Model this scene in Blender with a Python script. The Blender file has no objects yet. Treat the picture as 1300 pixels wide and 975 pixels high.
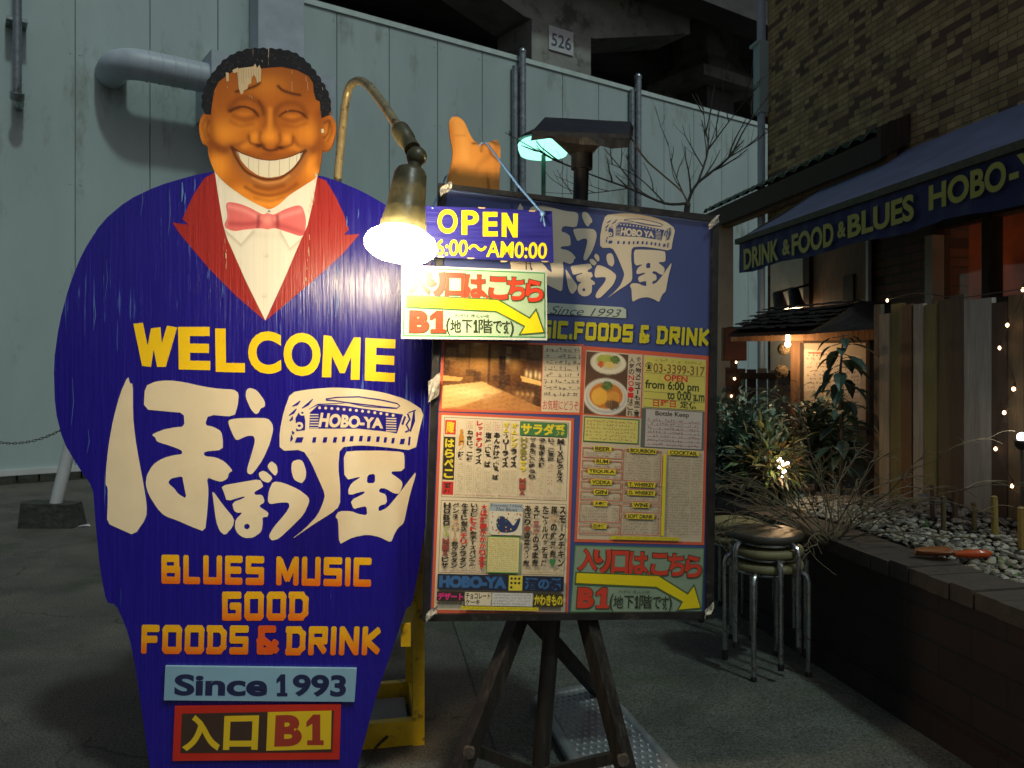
import bpy, bmesh, math, random
import numpy as np
from mathutils import Vector, Matrix
from mathutils.geometry import tessellate_polygon

random.seed(7); np.random.seed(7)
SC = bpy.context.scene
COL = SC.collection
R = math.radians

# ------------------------------------------------------------------ camera, sky, sun, exposure
F, CX, CY, CAMH = 1011.0, 650.0, 465.0, 1.30
cam_d = bpy.data.cameras.new('camera'); cam = bpy.data.objects.new('camera', cam_d); COL.objects.link(cam)
cam.location = (0, 0, CAMH); cam.rotation_euler = (R(90), 0, 0)
cam_d.lens = 28.0; cam_d.sensor_width = 36.0; cam_d.shift_y = (CY - 487.5) / 1300.0
cam_d.clip_start = 0.05; cam_d.clip_end = 300
cam_d.dof.use_dof = True; cam_d.dof.focus_distance = 2.35; cam_d.dof.aperture_fstop = 9.0
SC.camera = cam

SUN_AZ = Vector((0.575, -0.818)); SUN_EL = 55
w = bpy.data.worlds.new('World'); SC.world = w; w.use_nodes = True
nt = w.node_tree; bg = nt.nodes['Background']
sky = nt.nodes.new('ShaderNodeTexSky'); sky.sky_type = 'NISHITA'; sky.sun_disc = False
sky.sun_elevation = R(SUN_EL); sky.sun_rotation = math.atan2(SUN_AZ.x, SUN_AZ.y)
sky.ozone_density = 0.6; sky.dust_density = 4.0
nt.links.new(sky.outputs[0], bg.inputs[0]); bg.inputs[1].default_value = 0.033
sd = bpy.data.lights.new('night_sun', 'SUN'); sun = bpy.data.objects.new('night_sun', sd); COL.objects.link(sun)
sd.energy = 0.85; sd.angle = R(4.0); sd.color = (0.76, 1.0, 0.95)
c_ = math.cos(R(SUN_EL))
sun.rotation_euler = Vector((-SUN_AZ.x*c_, -SUN_AZ.y*c_, -math.sin(R(SUN_EL)))).to_track_quat('-Z', 'Y').to_euler()
sun.location = (3, -5, 9)
SC.view_settings.view_transform = 'Standard'; SC.view_settings.look = 'None'
SC.view_settings.exposure = 0.0; SC.view_settings.gamma = 1.0
SC.view_settings.use_curve_mapping = False
SC.render.engine = 'CYCLES'
SC.cycles.use_denoising = True
SC.cycles.max_bounces = 6
SC.cycles.sample_clamp_indirect = 4.0

# ------------------------------------------------------------------ helpers
def S(r, g, b):
    f = lambda c: c/12.92 if c <= 0.04045 else ((c+0.055)/1.055)**2.4
    return (f(r/255.), f(g/255.), f(b/255.))

def at(px, py, Y):
    return Vector(((px-CX)/F*Y, Y, CAMH + (CY-py)/F*Y))

def gnd(px, py, z=0.0):
    Y = (CAMH - z) * F / (py - CY)
    return Vector(((px-CX)/F*Y, Y, z))

class Plane:
    """a vertical working plane standing on the ground: local x along it, local z up, local -y towards the street"""
    def __init__(s, X, Y, yaw):
        s.O = Vector((X, Y, 0)); s.yaw = R(yaw)
        s.u = Vector((math.cos(s.yaw), math.sin(s.yaw), 0)); s.n = Vector((-math.sin(s.yaw), math.cos(s.yaw), 0))
    def p(s, px, py, off=0.0):
        d = Vector(((px-CX)/F, 1, (CY-py)/F)); o = Vector((0, 0, CAMH))
        t = ((s.O - s.n*off) - o).dot(s.n) / d.dot(s.n)
        q = o + d*t - s.O
        return Vector((q.dot(s.u), -off, q.z))
    def world(s, l): return s.O + s.u*l[0] + s.n*l[1] + Vector((0, 0, l[2]))

def mesh_obj(name, verts, faces, mat, parent=None, cols=None, smooth=False, fmat=None):
    me = bpy.data.meshes.new(name)
    me.from_pydata([tuple(v) for v in verts], [], [tuple(f) for f in faces])
    mats = mat if isinstance(mat, (list, tuple)) else [mat]
    for m in mats: me.materials.append(m)
    if fmat is not None and len(mats) > 1: me.polygons.foreach_set('material_index', fmat)
    if cols is not None:
        a = me.color_attributes.new('Col', 'FLOAT_COLOR', 'POINT')
        arr = np.ones((len(verts), 4), dtype=np.float32); arr[:, :3] = np.array(cols, dtype=np.float32)
        a.data.foreach_set('color', arr.ravel())
    if smooth: me.polygons.foreach_set('use_smooth', [True]*len(me.polygons))
    me.update()
    o = bpy.data.objects.new(name, me); COL.objects.link(o)
    if parent is not None: o.parent = parent
    return o

def thing(name, label, cat, loc=(0, 0, 0), rz=0.0, group=None):
    o = bpy.data.objects.new(name, None); COL.objects.link(o)
    o.location = loc; o.rotation_euler = (0, 0, rz); o.empty_display_size = 0.1
    return tag(o, label, cat, group)
def tag(o, label=None, cat=None, group=None, kind=None):
    if label: o['label'] = label
    if cat: o['category'] = cat
    if group: o['group'] = group
    if kind: o['kind'] = kind
    return o
def copy_tree(o, parent=None):
    c = o.copy(); COL.objects.link(c)
    if parent is not None: c.parent = parent
    for ch in list(o.children): copy_tree(ch, c)
    return c

def chaikin(pts, n=1, closed=True):
    for _ in range(n):
        out = []; N = len(pts)
        for i in range(N if closed else N-1):
            a, b = pts[i], pts[(i+1) % N]
            out.append((a[0]*.8+b[0]*.2, a[1]*.8+b[1]*.2)); out.append((a[0]*.2+b[0]*.8, a[1]*.2+b[1]*.8))
        pts = out
    return pts
def spline(pts, n=6, closed=False):
    P = [np.array(p, float) for p in pts]; N = len(P); out = []
    rng = range(N if closed else N-1)
    for i in rng:
        if closed: p0, p1, p2, p3 = P[i-1], P[i], P[(i+1) % N], P[(i+2) % N]
        else: p0, p1, p2, p3 = P[max(i-1, 0)], P[i], P[i+1], P[min(i+2, N-1)]
        for k in range(n):
            t = k/n
            out.append(tuple(.5*((2*p1)+(-p0+p2)*t+(2*p0-5*p1+4*p2-p3)*t*t+(-p0+3*p1-3*p2+p3)*t**3)))
    if not closed: out.append(tuple(P[-1]))
    return out
def inside(X, Y, poly):
    c = np.zeros(X.shape, bool); n = len(poly)
    for i in range(n):
        x1, y1 = poly[i]; x2, y2 = poly[(i+1) % n]
        if y1 == y2: continue
        m = ((y1 > Y) != (y2 > Y)) & (X < (x2-x1)*(Y-y1)/(y2-y1)+x1)
        c ^= m
    return c
def dist_seg(X, Y, pts):
    d = np.full(X.shape, 1e9)
    for (x1, y1), (x2, y2) in zip(pts[:-1], pts[1:]):
        dx, dy = x2-x1, y2-y1; L = dx*dx+dy*dy+1e-9
        t = np.clip(((X-x1)*dx+(Y-y1)*dy)/L, 0, 1)
        d = np.minimum(d, np.hypot(X-x1-t*dx, Y-y1-t*dy))
    return d

# --- text -> flat triangles
_tc = bpy.data.curves.new('text_tmp', 'FONT'); _to = bpy.data.objects.new('text_tmp', _tc); COL.objects.link(_to)
_cache = {}
def text_mesh(s, bold=0.0, shear=0.0):
    k = (s, bold, shear)
    if k not in _cache:
        _tc.body = s; _tc.offset = bold; _tc.shear = shear; _tc.resolution_u = 5
        bpy.context.view_layer.update()
        ev = _to.evaluated_get(bpy.context.evaluated_depsgraph_get()); me = ev.to_mesh()
        v = np.array([tuple(q.co)[:2] for q in me.vertices]) if len(me.vertices) else np.zeros((0, 2))
        f = [tuple(p.vertices) for p in me.polygons]
        ev.to_mesh_clear(); _cache[k] = (v, f)
    return _cache[k]

# square, rounded-block sign letters drawn as strokes (x, y down, 0..1)
BLK = {
 'B': (.86, [[(0, 0), (0, 1)], [(0, 0), (.93, 0), (.93, .5)], [(0, .5), (1, .5), (1, 1), (0, 1)]]),
 'L': (.74, [[(0, 0), (0, 1), (1, 1)]]),
 'U': (.86, [[(0, 0), (0, 1), (1, 1), (1, 0)]]),
 'E': (.78, [[(1, 0), (0, 0), (0, 1), (1, 1)], [(0, .5), (.9, .5)]]),
 'S': (.84, [[(1, 0), (0, 0), (0, .5), (1, .5), (1, 1), (0, 1)]]),
 'M': (1.1, [[(0, 1), (0, 0)], [(.06, 0), (.5, .9), (.94, 0)], [(1, 0), (1, 1)]]),
 'I': (.0, [[(0, 0), (0, 1)]]),
 'C': (.8, [[(1, 0), (0, 0), (0, 1), (1, 1)]]),
 'G': (.86, [[(1, 0), (0, 0), (0, 1), (1, 1), (1, .5), (.55, .5)]]),
 'O': (.86, [[(.1, 0), (.9, 0), (1, .08), (1, .92), (.9, 1), (.1, 1), (0, .92), (0, .08), (.1, 0)]]),
 'D': (.86, [[(-.06, 0), (.72, 0), (1, .2), (1, .8), (.72, 1), (-.06, 1)], [(.02, 0), (.02, 1)]]),
 'F': (.78, [[(1, 0), (0, 0), (0, 1)], [(0, .5), (.85, .5)]]),
 'R': (.86, [[(0, 1), (0, 0), (1, 0), (1, .5), (0, .5)], [(.45, .5), (1, 1)]]),
 'N': (.9, [[(0, 1), (0, 0)], [(.05, 0), (.95, 1)], [(1, 1), (1, 0)]]),
 'K': (.86, [[(0, 0), (0, 1)], [(1, 0), (.12, .5), (1, 1)]]),
 '&': (.86, [[(.75, 0), (.08, 0), (.08, .42), (1, 1)], [(.08, .5), (0, .55), (0, 1), (.6, 1), (.95, .55)]]),
 '.': (.0, [[(0, .93), (0, 1)]]), '-': (.5, [[(0, .55), (1, .55)]]),
}

class Sheet:
    """flat painted or printed layers on a Plane, traced in picture pixels, each layer a hair above the last"""
    def __init__(s, pl, off, de=0.00003):
        s.pl, s.off, s.de = pl, off, min(de, 0.00003); s.v = []; s.f = []; s.c = []; s.warp = None
    def _p(s, x, y):
        if s.warp is not None: x, y = s.warp(x, y)
        return s.pl.p(x, y, s.off)
    def set_quad(s, q, w=1000., h=1000.):
        """work in a w x h rectangle mapped on four picture corners TL TR BR BL"""
        A = []; b = []
        for (x, y), (X, Y) in zip([(0, 0), (w, 0), (w, h), (0, h)], q):
            A.append([x, y, 1, 0, 0, 0, -X*x, -X*y]); b.append(X)
            A.append([0, 0, 0, x, y, 1, -Y*x, -Y*y]); b.append(Y)
        hh = np.linalg.solve(np.array(A, float), np.array(b, float))
        def wp(x, y):
            d = hh[6]*x+hh[7]*y+1
            return (hh[0]*x+hh[1]*y+hh[2])/d, (hh[3]*x+hh[4]*y+hh[5])/d
        s.warp = wp; return s
    def add(s, pts, faces, col):
        i0 = len(s.v)
        for p in pts: s.v.append(s._p(p[0], p[1]))
        if callable(col): s.c += [col(p[0], p[1]) for p in pts]
        else: s.c += [col]*len(pts)
        s.f += [tuple(i0+k for k in f) for f in faces]; s.off += s.de
    def poly(s, loops, col, smooth=0):
        if isinstance(loops[0][0], (int, float)): loops = [loops]
        if smooth: loops = [chaikin(l, smooth) for l in loops]
        fl = [Vector((p[0], p[1], 0)) for l in loops for p in l]
        tr = tessellate_polygon([[Vector((p[0], p[1], 0)) for p in l] for l in loops])
        s.add([(v.x, v.y) for v in fl], tr, col)
    def rect(s, x0, y0, x1, y1, col): s.add([(x0, y0), (x1, y0), (x1, y1), (x0, y1)], [(0, 1, 2, 3)], col)
    def frame(s, x0, y0, x1, y1, t, col, tv=None):
        tv = tv or t
        s.add([(x0, y0), (x1, y0), (x1, y1), (x0, y1), (x0+t, y0+tv), (x1-t, y0+tv), (x1-t, y1-tv), (x0+t, y1-tv)],
              [(0, 1, 5, 4), (1, 2, 6, 5), (2, 3, 7, 6), (3, 0, 4, 7)], col)
    def stroke(s, pts, wd, col, taper=False):
        n = len(pts); L = []; Rr = []
        for i in range(n):
            a = pts[max(i-1, 0)]; b = pts[min(i+1, n-1)]
            dx, dy = b[0]-a[0], b[1]-a[1]; l = math.hypot(dx, dy) or 1
            k = wd/2*(1 if not taper else max(.12, math.sin(math.pi*(i+.3)/(n-.4))))
            L.append((pts[i][0]-dy/l*k, pts[i][1]+dx/l*k)); Rr.append((pts[i][0]+dy/l*k, pts[i][1]-dx/l*k))
        s.add(L+Rr, [(i, i+1, n+i+1, n+i) for i in range(n-1)], col)
    def segs(s, pts, wd, col):
        for a, b in zip(pts[:-1], pts[1:]):
            dx, dy = b[0]-a[0], b[1]-a[1]; l = math.hypot(dx, dy) or 1; ex, ey = dx/l*wd/2*.98, dy/l*wd/2*.98
            s.stroke([(a[0]-ex, a[1]-ey), (b[0]+ex, b[1]+ey)], wd, col)
    def disc(s, x, y, rx, ry, col, n=18):
        s.add([(x+rx*math.cos(2*math.pi*i/n), y+ry*math.sin(2*math.pi*i/n)) for i in range(n)], [tuple(range(n))], col)
    @staticmethod
    def bil(q, a, b):
        return tuple(q[0][k]*(1-a)*(1-b)+q[1][k]*a*(1-b)+q[2][k]*a*b+q[3][k]*(1-a)*b for k in (0, 1))
    def text(s, t, q, col, bold=0.0, shear=0.0, outline=None, ow=0.03):
        if len(q) == 4 and isinstance(q[0], (int, float)): q = [(q[0], q[1]), (q[2], q[1]), (q[2], q[3]), (q[0], q[3])]
        if outline is not None: s.text(t, q, outline, bold+ow, shear)
        v, f = text_mesh(t, bold, shear); v0, _ = text_mesh(t, bold, shear)
        if len(v) == 0: return
        lo, hi = v0.min(0), v0.max(0)
        a = (v-lo)/(hi-lo+1e-9)
        s.add([s.bil(q, x, 1-y) for x, y in a], f, col)
    def one(s, q, col, grow=0.):
        x0, y0, x1, y1 = q[0]-grow, q[1]-grow, q[2]+grow, q[3]+grow; w_, h_ = x1-x0, y1-y0
        s.poly([(x0+a*w_, y0+b*h_) for a, b in ((0, .24), (.40, 0), (.80, 0), (.80, .84), (1, .84), (1, 1), (.04, 1), (.04, .84), (.34, .84), (.34, .30), (0, .42))], col)
    def vtext(s, t, x0, y0, x1, y1, col, bold=0.02, gap=.06):
        n = len(t); h = (y1-y0)/n
        for i, ch in enumerate(t):
            if ch == ' ': continue
            cc = col[i] if isinstance(col, list) else col
            if ch in 'ー-': s.rect((x0+x1)/2-(x1-x0)*.09, y0+h*i+h*.1, (x0+x1)/2+(x1-x0)*.09, y0+h*i+h*.9, cc); continue
            sm = ch in 'ょゃっッョォァ'
            k = .2 if sm else 0
            s.text(ch, (x0+(x1-x0)*k*1.4, y0+h*i+h*gap, x1, y0+h*(i+1)-h*(gap+k)), cc, bold)
    def block(s, t, q, col, th=.23, gap=.14):
        """block sign lettering; th = stroke weight as a share of the height"""
        x = 0; runs = []
        for ch in t:
            if ch == ' ': x += .42; continue
            wd, st = BLK[ch]; runs.append((x, wd, st, .6 if False else 1)); x += wd*.72+th+gap
        tot = x-gap
        for x0, wd, st, _ in runs:
            for pl in st:
                pts = [(x0+th/2+px*wd*.72, th/2+py*(1-th)) for px, py in pl]
                for a, b in zip(pts[:-1], pts[1:]):
                    dx, dy = b[0]-a[0], b[1]-a[1]; l = math.hypot(dx, dy) or 1
                    diag = abs(dx) > .02 and abs(dy) > .02 and l > .35
                    e = th/2*(.98 if not diag else .35); ex, ey = dx/l*e, dy/l*e; nx, ny = -dy/l*th/2, dx/l*th/2
                    vs = [(a[0]-ex+nx, a[1]-ey+ny), (b[0]+ex+nx, b[1]+ey+ny), (b[0]+ex-nx, b[1]+ey-ny), (a[0]-ex-nx, a[1]-ey-ny)]
                    cut = .05                                   # rounded corners: clip them
                    P = []
                    for k in range(4):
                        p0, p1, p2 = vs[k-1], vs[k], vs[(k+1) % 4]
                        for o in (p0, p2):
                            L = math.hypot(o[0]-p1[0], o[1]-p1[1]) or 1
                            P.append((p1[0]+(o[0]-p1[0])/L*cut, p1[1]+(o[1]-p1[1])/L*cut))
                    P = [(px/tot, min(max(py, 0), 1)) for px, py in P]
                    QQ = [s.bil(q, *p_) for p_ in P]
                    cc = [col(0, p_[1]) for p_ in P] if callable(col) else [col]*8
                    i0 = len(s.v)
                    for p_, c in zip(QQ, cc): s.v.append(s._p(*p_)); s.c.append(c)
                    s.f.append(tuple(range(i0, i0+8))); s.off += s.de*.35
    def scribble(s, x0, y0, x1, y1, rows, col, dens=1.0, vertical=False, cw=None):
        """unreadable small handwriting: rows of tiny pen strokes"""
        V = []; Fc = []; h = (y1-y0)/rows; 
        cw = cw or h*.75
        for r in range(rows):
            x = x0
            while x < x1-cw*.6:
                if random.random() < .9*dens:
                    for k in range(random.choice((2, 3, 3))):
                        cx = x+cw*random.uniform(.15, .8); cy = y0+h*(r+random.uniform(.25, .75))
                        if random.random() < .5: a, b = cw*random.uniform(.2, .4), h*.06
                        else: a, b = cw*.08, h*random.uniform(.15, .3)
                        i = len(V); V += [(cx-a, cy-b), (cx+a, cy-b*.7), (cx+a, cy+b), (cx-a, cy+b*.8)]; Fc.append((i, i+1, i+2, i+3))
                x += cw
        if V: s.add(V, Fc, col)
    def grid(s, outline, cell, fn):
        P = np.array(outline, float); x0, y0 = P.min(0)-cell; x1, y1 = P.max(0)+cell
        nx, ny = int((x1-x0)/cell)+2, int((y1-y0)/cell)+2
        X, Y = np.meshgrid(x0+cell*np.arange(nx), y0+cell*np.arange(ny))
        ins = inside(X, Y, outline)
        keep = ins[:-1, :-1] | ins[1:, :-1] | ins[:-1, 1:] | ins[1:, 1:]
        used = np.zeros_like(ins)
        used[:-1, :-1] |= keep; used[1:, :-1] |= keep; used[:-1, 1:] |= keep; used[1:, 1:] |= keep
        out = used & ~ins
        if out.any():
            ox, oy = X[out], Y[out]; bd = np.full(ox.shape, 1e9); bx = ox.copy(); by = oy.copy(); n = len(outline)
            for i in range(n):
                ax, ay = outline[i]; cx, cy = outline[(i+1) % n]; dx, dy = cx-ax, cy-ay; L = dx*dx+dy*dy+1e-9
                t = np.clip(((ox-ax)*dx+(oy-ay)*dy)/L, 0, 1); qx, qy = ax+t*dx, ay+t*dy; d = np.hypot(ox-qx, oy-qy)
                m = d < bd; bd[m] = d[m]; bx[m] = qx[m]; by[m] = qy[m]
            X[out] = bx; Y[out] = by
        C = fn(X, Y)
        idx = -np.ones(X.shape, int); ii = np.argwhere(used); i0 = len(s.v)
        for k, (r, c) in enumerate(ii):
            idx[r, c] = i0+k; s.v.append(s._p(X[r, c], Y[r, c])); s.c.append(tuple(C[r, c]))
        for r, c in np.argwhere(keep): s.f.append((idx[r, c], idx[r, c+1], idx[r+1, c+1], idx[r+1, c]))
        s.off += s.de
    def build(s, name, mat, parent):
        return mesh_obj(name, s.v, s.f, mat, parent, s.c)

class MB:
    def __init__(s): s.v = []; s.f = []; s.c = []; s.cur = (1, 1, 1)
    def _a(s, vs, fs):
        i = len(s.v); s.v += [Vector(v) for v in vs]; s.c += [s.cur]*len(vs); s.f += [tuple(i+k for k in f) for f in fs]
    def box(s, x0, y0, z0, x1, y1, z1, M=None):
        vs = [Vector(p) for p in ((x0, y0, z0), (x1, y0, z0), (x1, y1, z0), (x0, y1, z0), (x0, y0, z1), (x1, y0, z1), (x1, y1, z1), (x0, y1, z1))]
        if M is not None: vs = [M @ v for v in vs]
        s._a(vs, [(3, 2, 1, 0), (4, 5, 6, 7), (0, 1, 5, 4), (1, 2, 6, 5), (2, 3, 7, 6), (3, 0, 4, 7)])
    def hexa(s, a, b):      # two quads -> solid
        s._a(list(a)+list(b), [(3, 2, 1, 0), (4, 5, 6, 7), (0, 1, 5, 4), (1, 2, 6, 5), (2, 3, 7, 6), (3, 0, 4, 7)])
    def bar(s, a, b, w, h, up=(0, 0, 1)):
        a, b = Vector(a), Vector(b); d = (b-a).normalized(); upv = Vector(up)
        if abs(d.dot(upv)) > .95: upv = Vector((0, 1, 0))
        sx = d.cross(upv).normalized()*w/2; sz = sx.cross(d).normalized()*h/2
        s.hexa([a-sx-sz, a+sx-sz, a+sx+sz, a-sx+sz], [b-sx-sz, b+sx-sz, b+sx+sz, b-sx+sz])
    def tube(s, pts, r, n=8, cap=True):
        pts = [Vector(p) for p in pts]; N = len(pts); rs = r if isinstance(r, (list, tuple)) else [r]*N
        t = (pts[1]-pts[0]).normalized(); a = Vector((0, 0, 1)) if abs(t.z) < .9 else Vector((1, 0, 0))
        u = t.cross(a).normalized(); vs = []
        for i in range(N):
            tt = (pts[min(i+1, N-1)]-pts[max(i-1, 0)])
            tt = tt.normalized() if tt.length > 1e-9 else t
            u = (u-tt*u.dot(tt)); u = u.normalized() if u.length > 1e-6 else tt.orthogonal().normalized()
            v = tt.cross(u)
            vs += [pts[i]+(u*math.cos(2*math.pi*k/n)+v*math.sin(2*math.pi*k/n))*rs[i] for k in range(n)]
        fs = [(i*n+k, i*n+(k+1) % n, (i+1)*n+(k+1) % n, (i+1)*n+k) for i in range(N-1) for k in range(n)]
        if cap: fs += [tuple(range(n))[::-1], tuple((N-1)*n+k for k in range(n))]
        s._a(vs, fs)
    def lathe(s, prof, axis_o, axis_d, n=24, cap=True):
        """prof: (radius, distance along axis)"""
        o, d = Vector(axis_o), Vector(axis_d).normalized(); u = d.orthogonal().normalized(); v = d.cross(u); vs = []
        for r, h in prof: vs += [o+d*h+(u*math.cos(2*math.pi*k/n)+v*math.sin(2*math.pi*k/n))*r for k in range(n)]
        N = len(prof)
        fs = [(i*n+k, i*n+(k+1) % n, (i+1)*n+(k+1) % n, (i+1)*n+k) for i in range(N-1) for k in range(n)]
        if cap: fs += [tuple(range(n))[::-1], tuple((N-1)*n+k for k in range(n))]
        s._a(vs, fs)
    def ball(s, c, rx, ry=None, rz=None, n=10, m=6, rot=None):
        ry = ry or rx; rz = rz or rx; vs = []; c = Vector(c)
        for i in range(m+1):
            th = math.pi*i/m
            for k in range(n):
                ph = 2*math.pi*k/n; q = Vector((rx*math.sin(th)*math.cos(ph), ry*math.sin(th)*math.sin(ph), rz*math.cos(th)))
                vs.append(c+(rot @ q if rot is not None else q))
        s._a(vs, [(i*n+k, (i+1)*n+k, (i+1)*n+(k+1) % n, i*n+(k+1) % n) for i in range(m) for k in range(n)])
    def extrude(s, loop, y0, y1):
        """loop of (x,z) in the local plane -> solid between local y0 (front) and y1 (back)"""
        n = len(loop); tr = tessellate_polygon([[Vector((p[0], p[1], 0)) for p in loop]])
        vs = [(p[0], y0, p[1]) for p in loop]+[(p[0], y1, p[1]) for p in loop]
        s._a(vs, [tuple(t) for t in tr]+[tuple(n+k for k in t[::-1]) for t in tr]+[(i, (i+1) % n, n+(i+1) % n, n+i) for i in range(n)])
    def leaf(s, p, d, up, l, wd, bend=.25):
        d = Vector(d).normalized(); sd_ = d.cross(Vector(up))
        sd_ = sd_.normalized() if sd_.length > 1e-4 else d.orthogonal().normalized()
        nn = sd_.cross(d).normalized(); p = Vector(p); vs = [p]; fs = []
        for f, k in ((.2, .36), (.45, .5), (.72, .36)):
            c = p+d*l*f-nn*l*bend*f*f; e = nn*wd*k*.35
            vs += [c-sd_*wd*k+e, c, c+sd_*wd*k+e]
        vs.append(p+d*l-nn*l*bend)
        s._a(vs, [(0, 2, 1), (0, 3, 2), (1, 2, 5, 4), (2, 3, 6, 5), (4, 5, 8, 7), (5, 6, 9, 8), (7, 8, 10), (8, 9, 10)])
    def build(s, name, mat, parent=None, smooth=False, cols=False):
        o = mesh_obj(name, s.v, s.f, mat, parent, s.c if cols else None, smooth)
        bm = bmesh.new(); bm.from_mesh(o.data); bmesh.ops.recalc_face_normals(bm, faces=bm.faces); bm.to_mesh(o.data); bm.free()
        if smooth:
            try: o.data.set_sharp_from_angle(angle=R(40))
            except Exception: pass
        return o

# ------------------------------------------------------------------ materials
def N(nt_, t, **kw):
    n = nt_.nodes.new(t)
    for k, v in kw.items():
        if k == 'op': n.operation = v
        else: setattr(n, k, v)
    return n
def mat(name, col=(.5, .5, .5), rough=.6, metal=0., var=.25, scale=6., stretch=(1, 1, 1), bump=0., bscale=40., attr=False,
        dirt=None, dirt_amt=0., dirt_scale=3., emit=None, estr=0., spec=.5, coat=0., rvar=.12, trans=0.):
    m = bpy.data.materials.new(name); m.use_nodes = True; t = m.node_tree; b = t.nodes['Principled BSDF']; L = t.links.new
    tc = N(t, 'ShaderNodeTexCoord'); mp = N(t, 'ShaderNodeMapping'); mp.inputs['Scale'].default_value = stretch; L(tc.outputs['Object'], mp.inputs[0])
    n1 = N(t, 'ShaderNodeTexNoise'); n1.inputs['Scale'].default_value = scale; n1.inputs['Detail'].default_value = 6; n1.inputs['Roughness'].default_value = .65
    L(mp.outputs[0], n1.inputs['Vector'])
    if attr:
        a = N(t, 'ShaderNodeAttribute'); a.attribute_name = 'Col'; src = a.outputs['Color']
    else:
        rg = N(t, 'ShaderNodeRGB'); rg.outputs[0].default_value = (*col, 1); src = rg.outputs[0]
    mr = N(t, 'ShaderNodeMapRange'); mr.inputs[1].default_value = .3; mr.inputs[2].default_value = .7
    mr.inputs[3].default_value = 1-var; mr.inputs[4].default_value = 1+var*.6; L(n1.outputs[0], mr.inputs[0])
    mx = N(t, 'ShaderNodeVectorMath', op='SCALE'); L(src, mx.inputs[0]); L(mr.outputs[0], mx.inputs['Scale']); out = mx.outputs[0]
    if dirt is not None:
        n2 = N(t, 'ShaderNodeTexNoise'); n2.inputs['Scale'].default_value = dirt_scale; n2.inputs['Detail'].default_value = 9; n2.inputs['Roughness'].default_value = .7
        L(mp.outputs[0], n2.inputs['Vector'])
        r2 = N(t, 'ShaderNodeMapRange'); r2.inputs[1].default_value = .62-dirt_amt*.3; r2.inputs[2].default_value = .70-dirt_amt*.22; L(n2.outputs[0], r2.inputs[0])
        mm = N(t, 'ShaderNodeMix', data_type='RGBA'); L(r2.outputs[0], mm.inputs[0]); L(out, mm.inputs[6]); mm.inputs[7].default_value = (*dirt, 1); out = mm.outputs[2]
    L(out, b.inputs['Base Color'])
    rr = N(t, 'ShaderNodeMapRange'); rr.inputs[1].default_value = .3; rr.inputs[2].default_value = .7
    rr.inputs[3].default_value = max(.02, rough-rvar); rr.inputs[4].default_value = min(1, rough+rvar); L(n1.outputs[0], rr.inputs[0]); L(rr.outputs[0], b.inputs['Roughness'])
    b.inputs['Metallic'].default_value = metal; b.inputs['Specular IOR Level'].default_value = spec
    if coat: b.inputs['Coat Weight'].default_value = coat; b.inputs['Coat Roughness'].default_value = .12
    if trans: b.inputs['Transmission Weight'].default_value = trans
    if bump:
        n3 = N(t, 'ShaderNodeTexNoise'); n3.inputs['Scale'].default_value = bscale; n3.inputs['Detail'].default_value = 5; L(mp.outputs[0], n3.inputs['Vector'])
        bp = N(t, 'ShaderNodeBump'); bp.inputs['Strength'].default_value = bump; bp.inputs['Distance'].default_value = .01; L(n3.outputs[0], bp.inputs['Height']); L(bp.outputs[0], b.inputs['Normal'])
    if emit is not None: b.inputs['Emission Color'].default_value = (*emit, 1); b.inputs['Emission Strength'].default_value = estr
    return m
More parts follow.
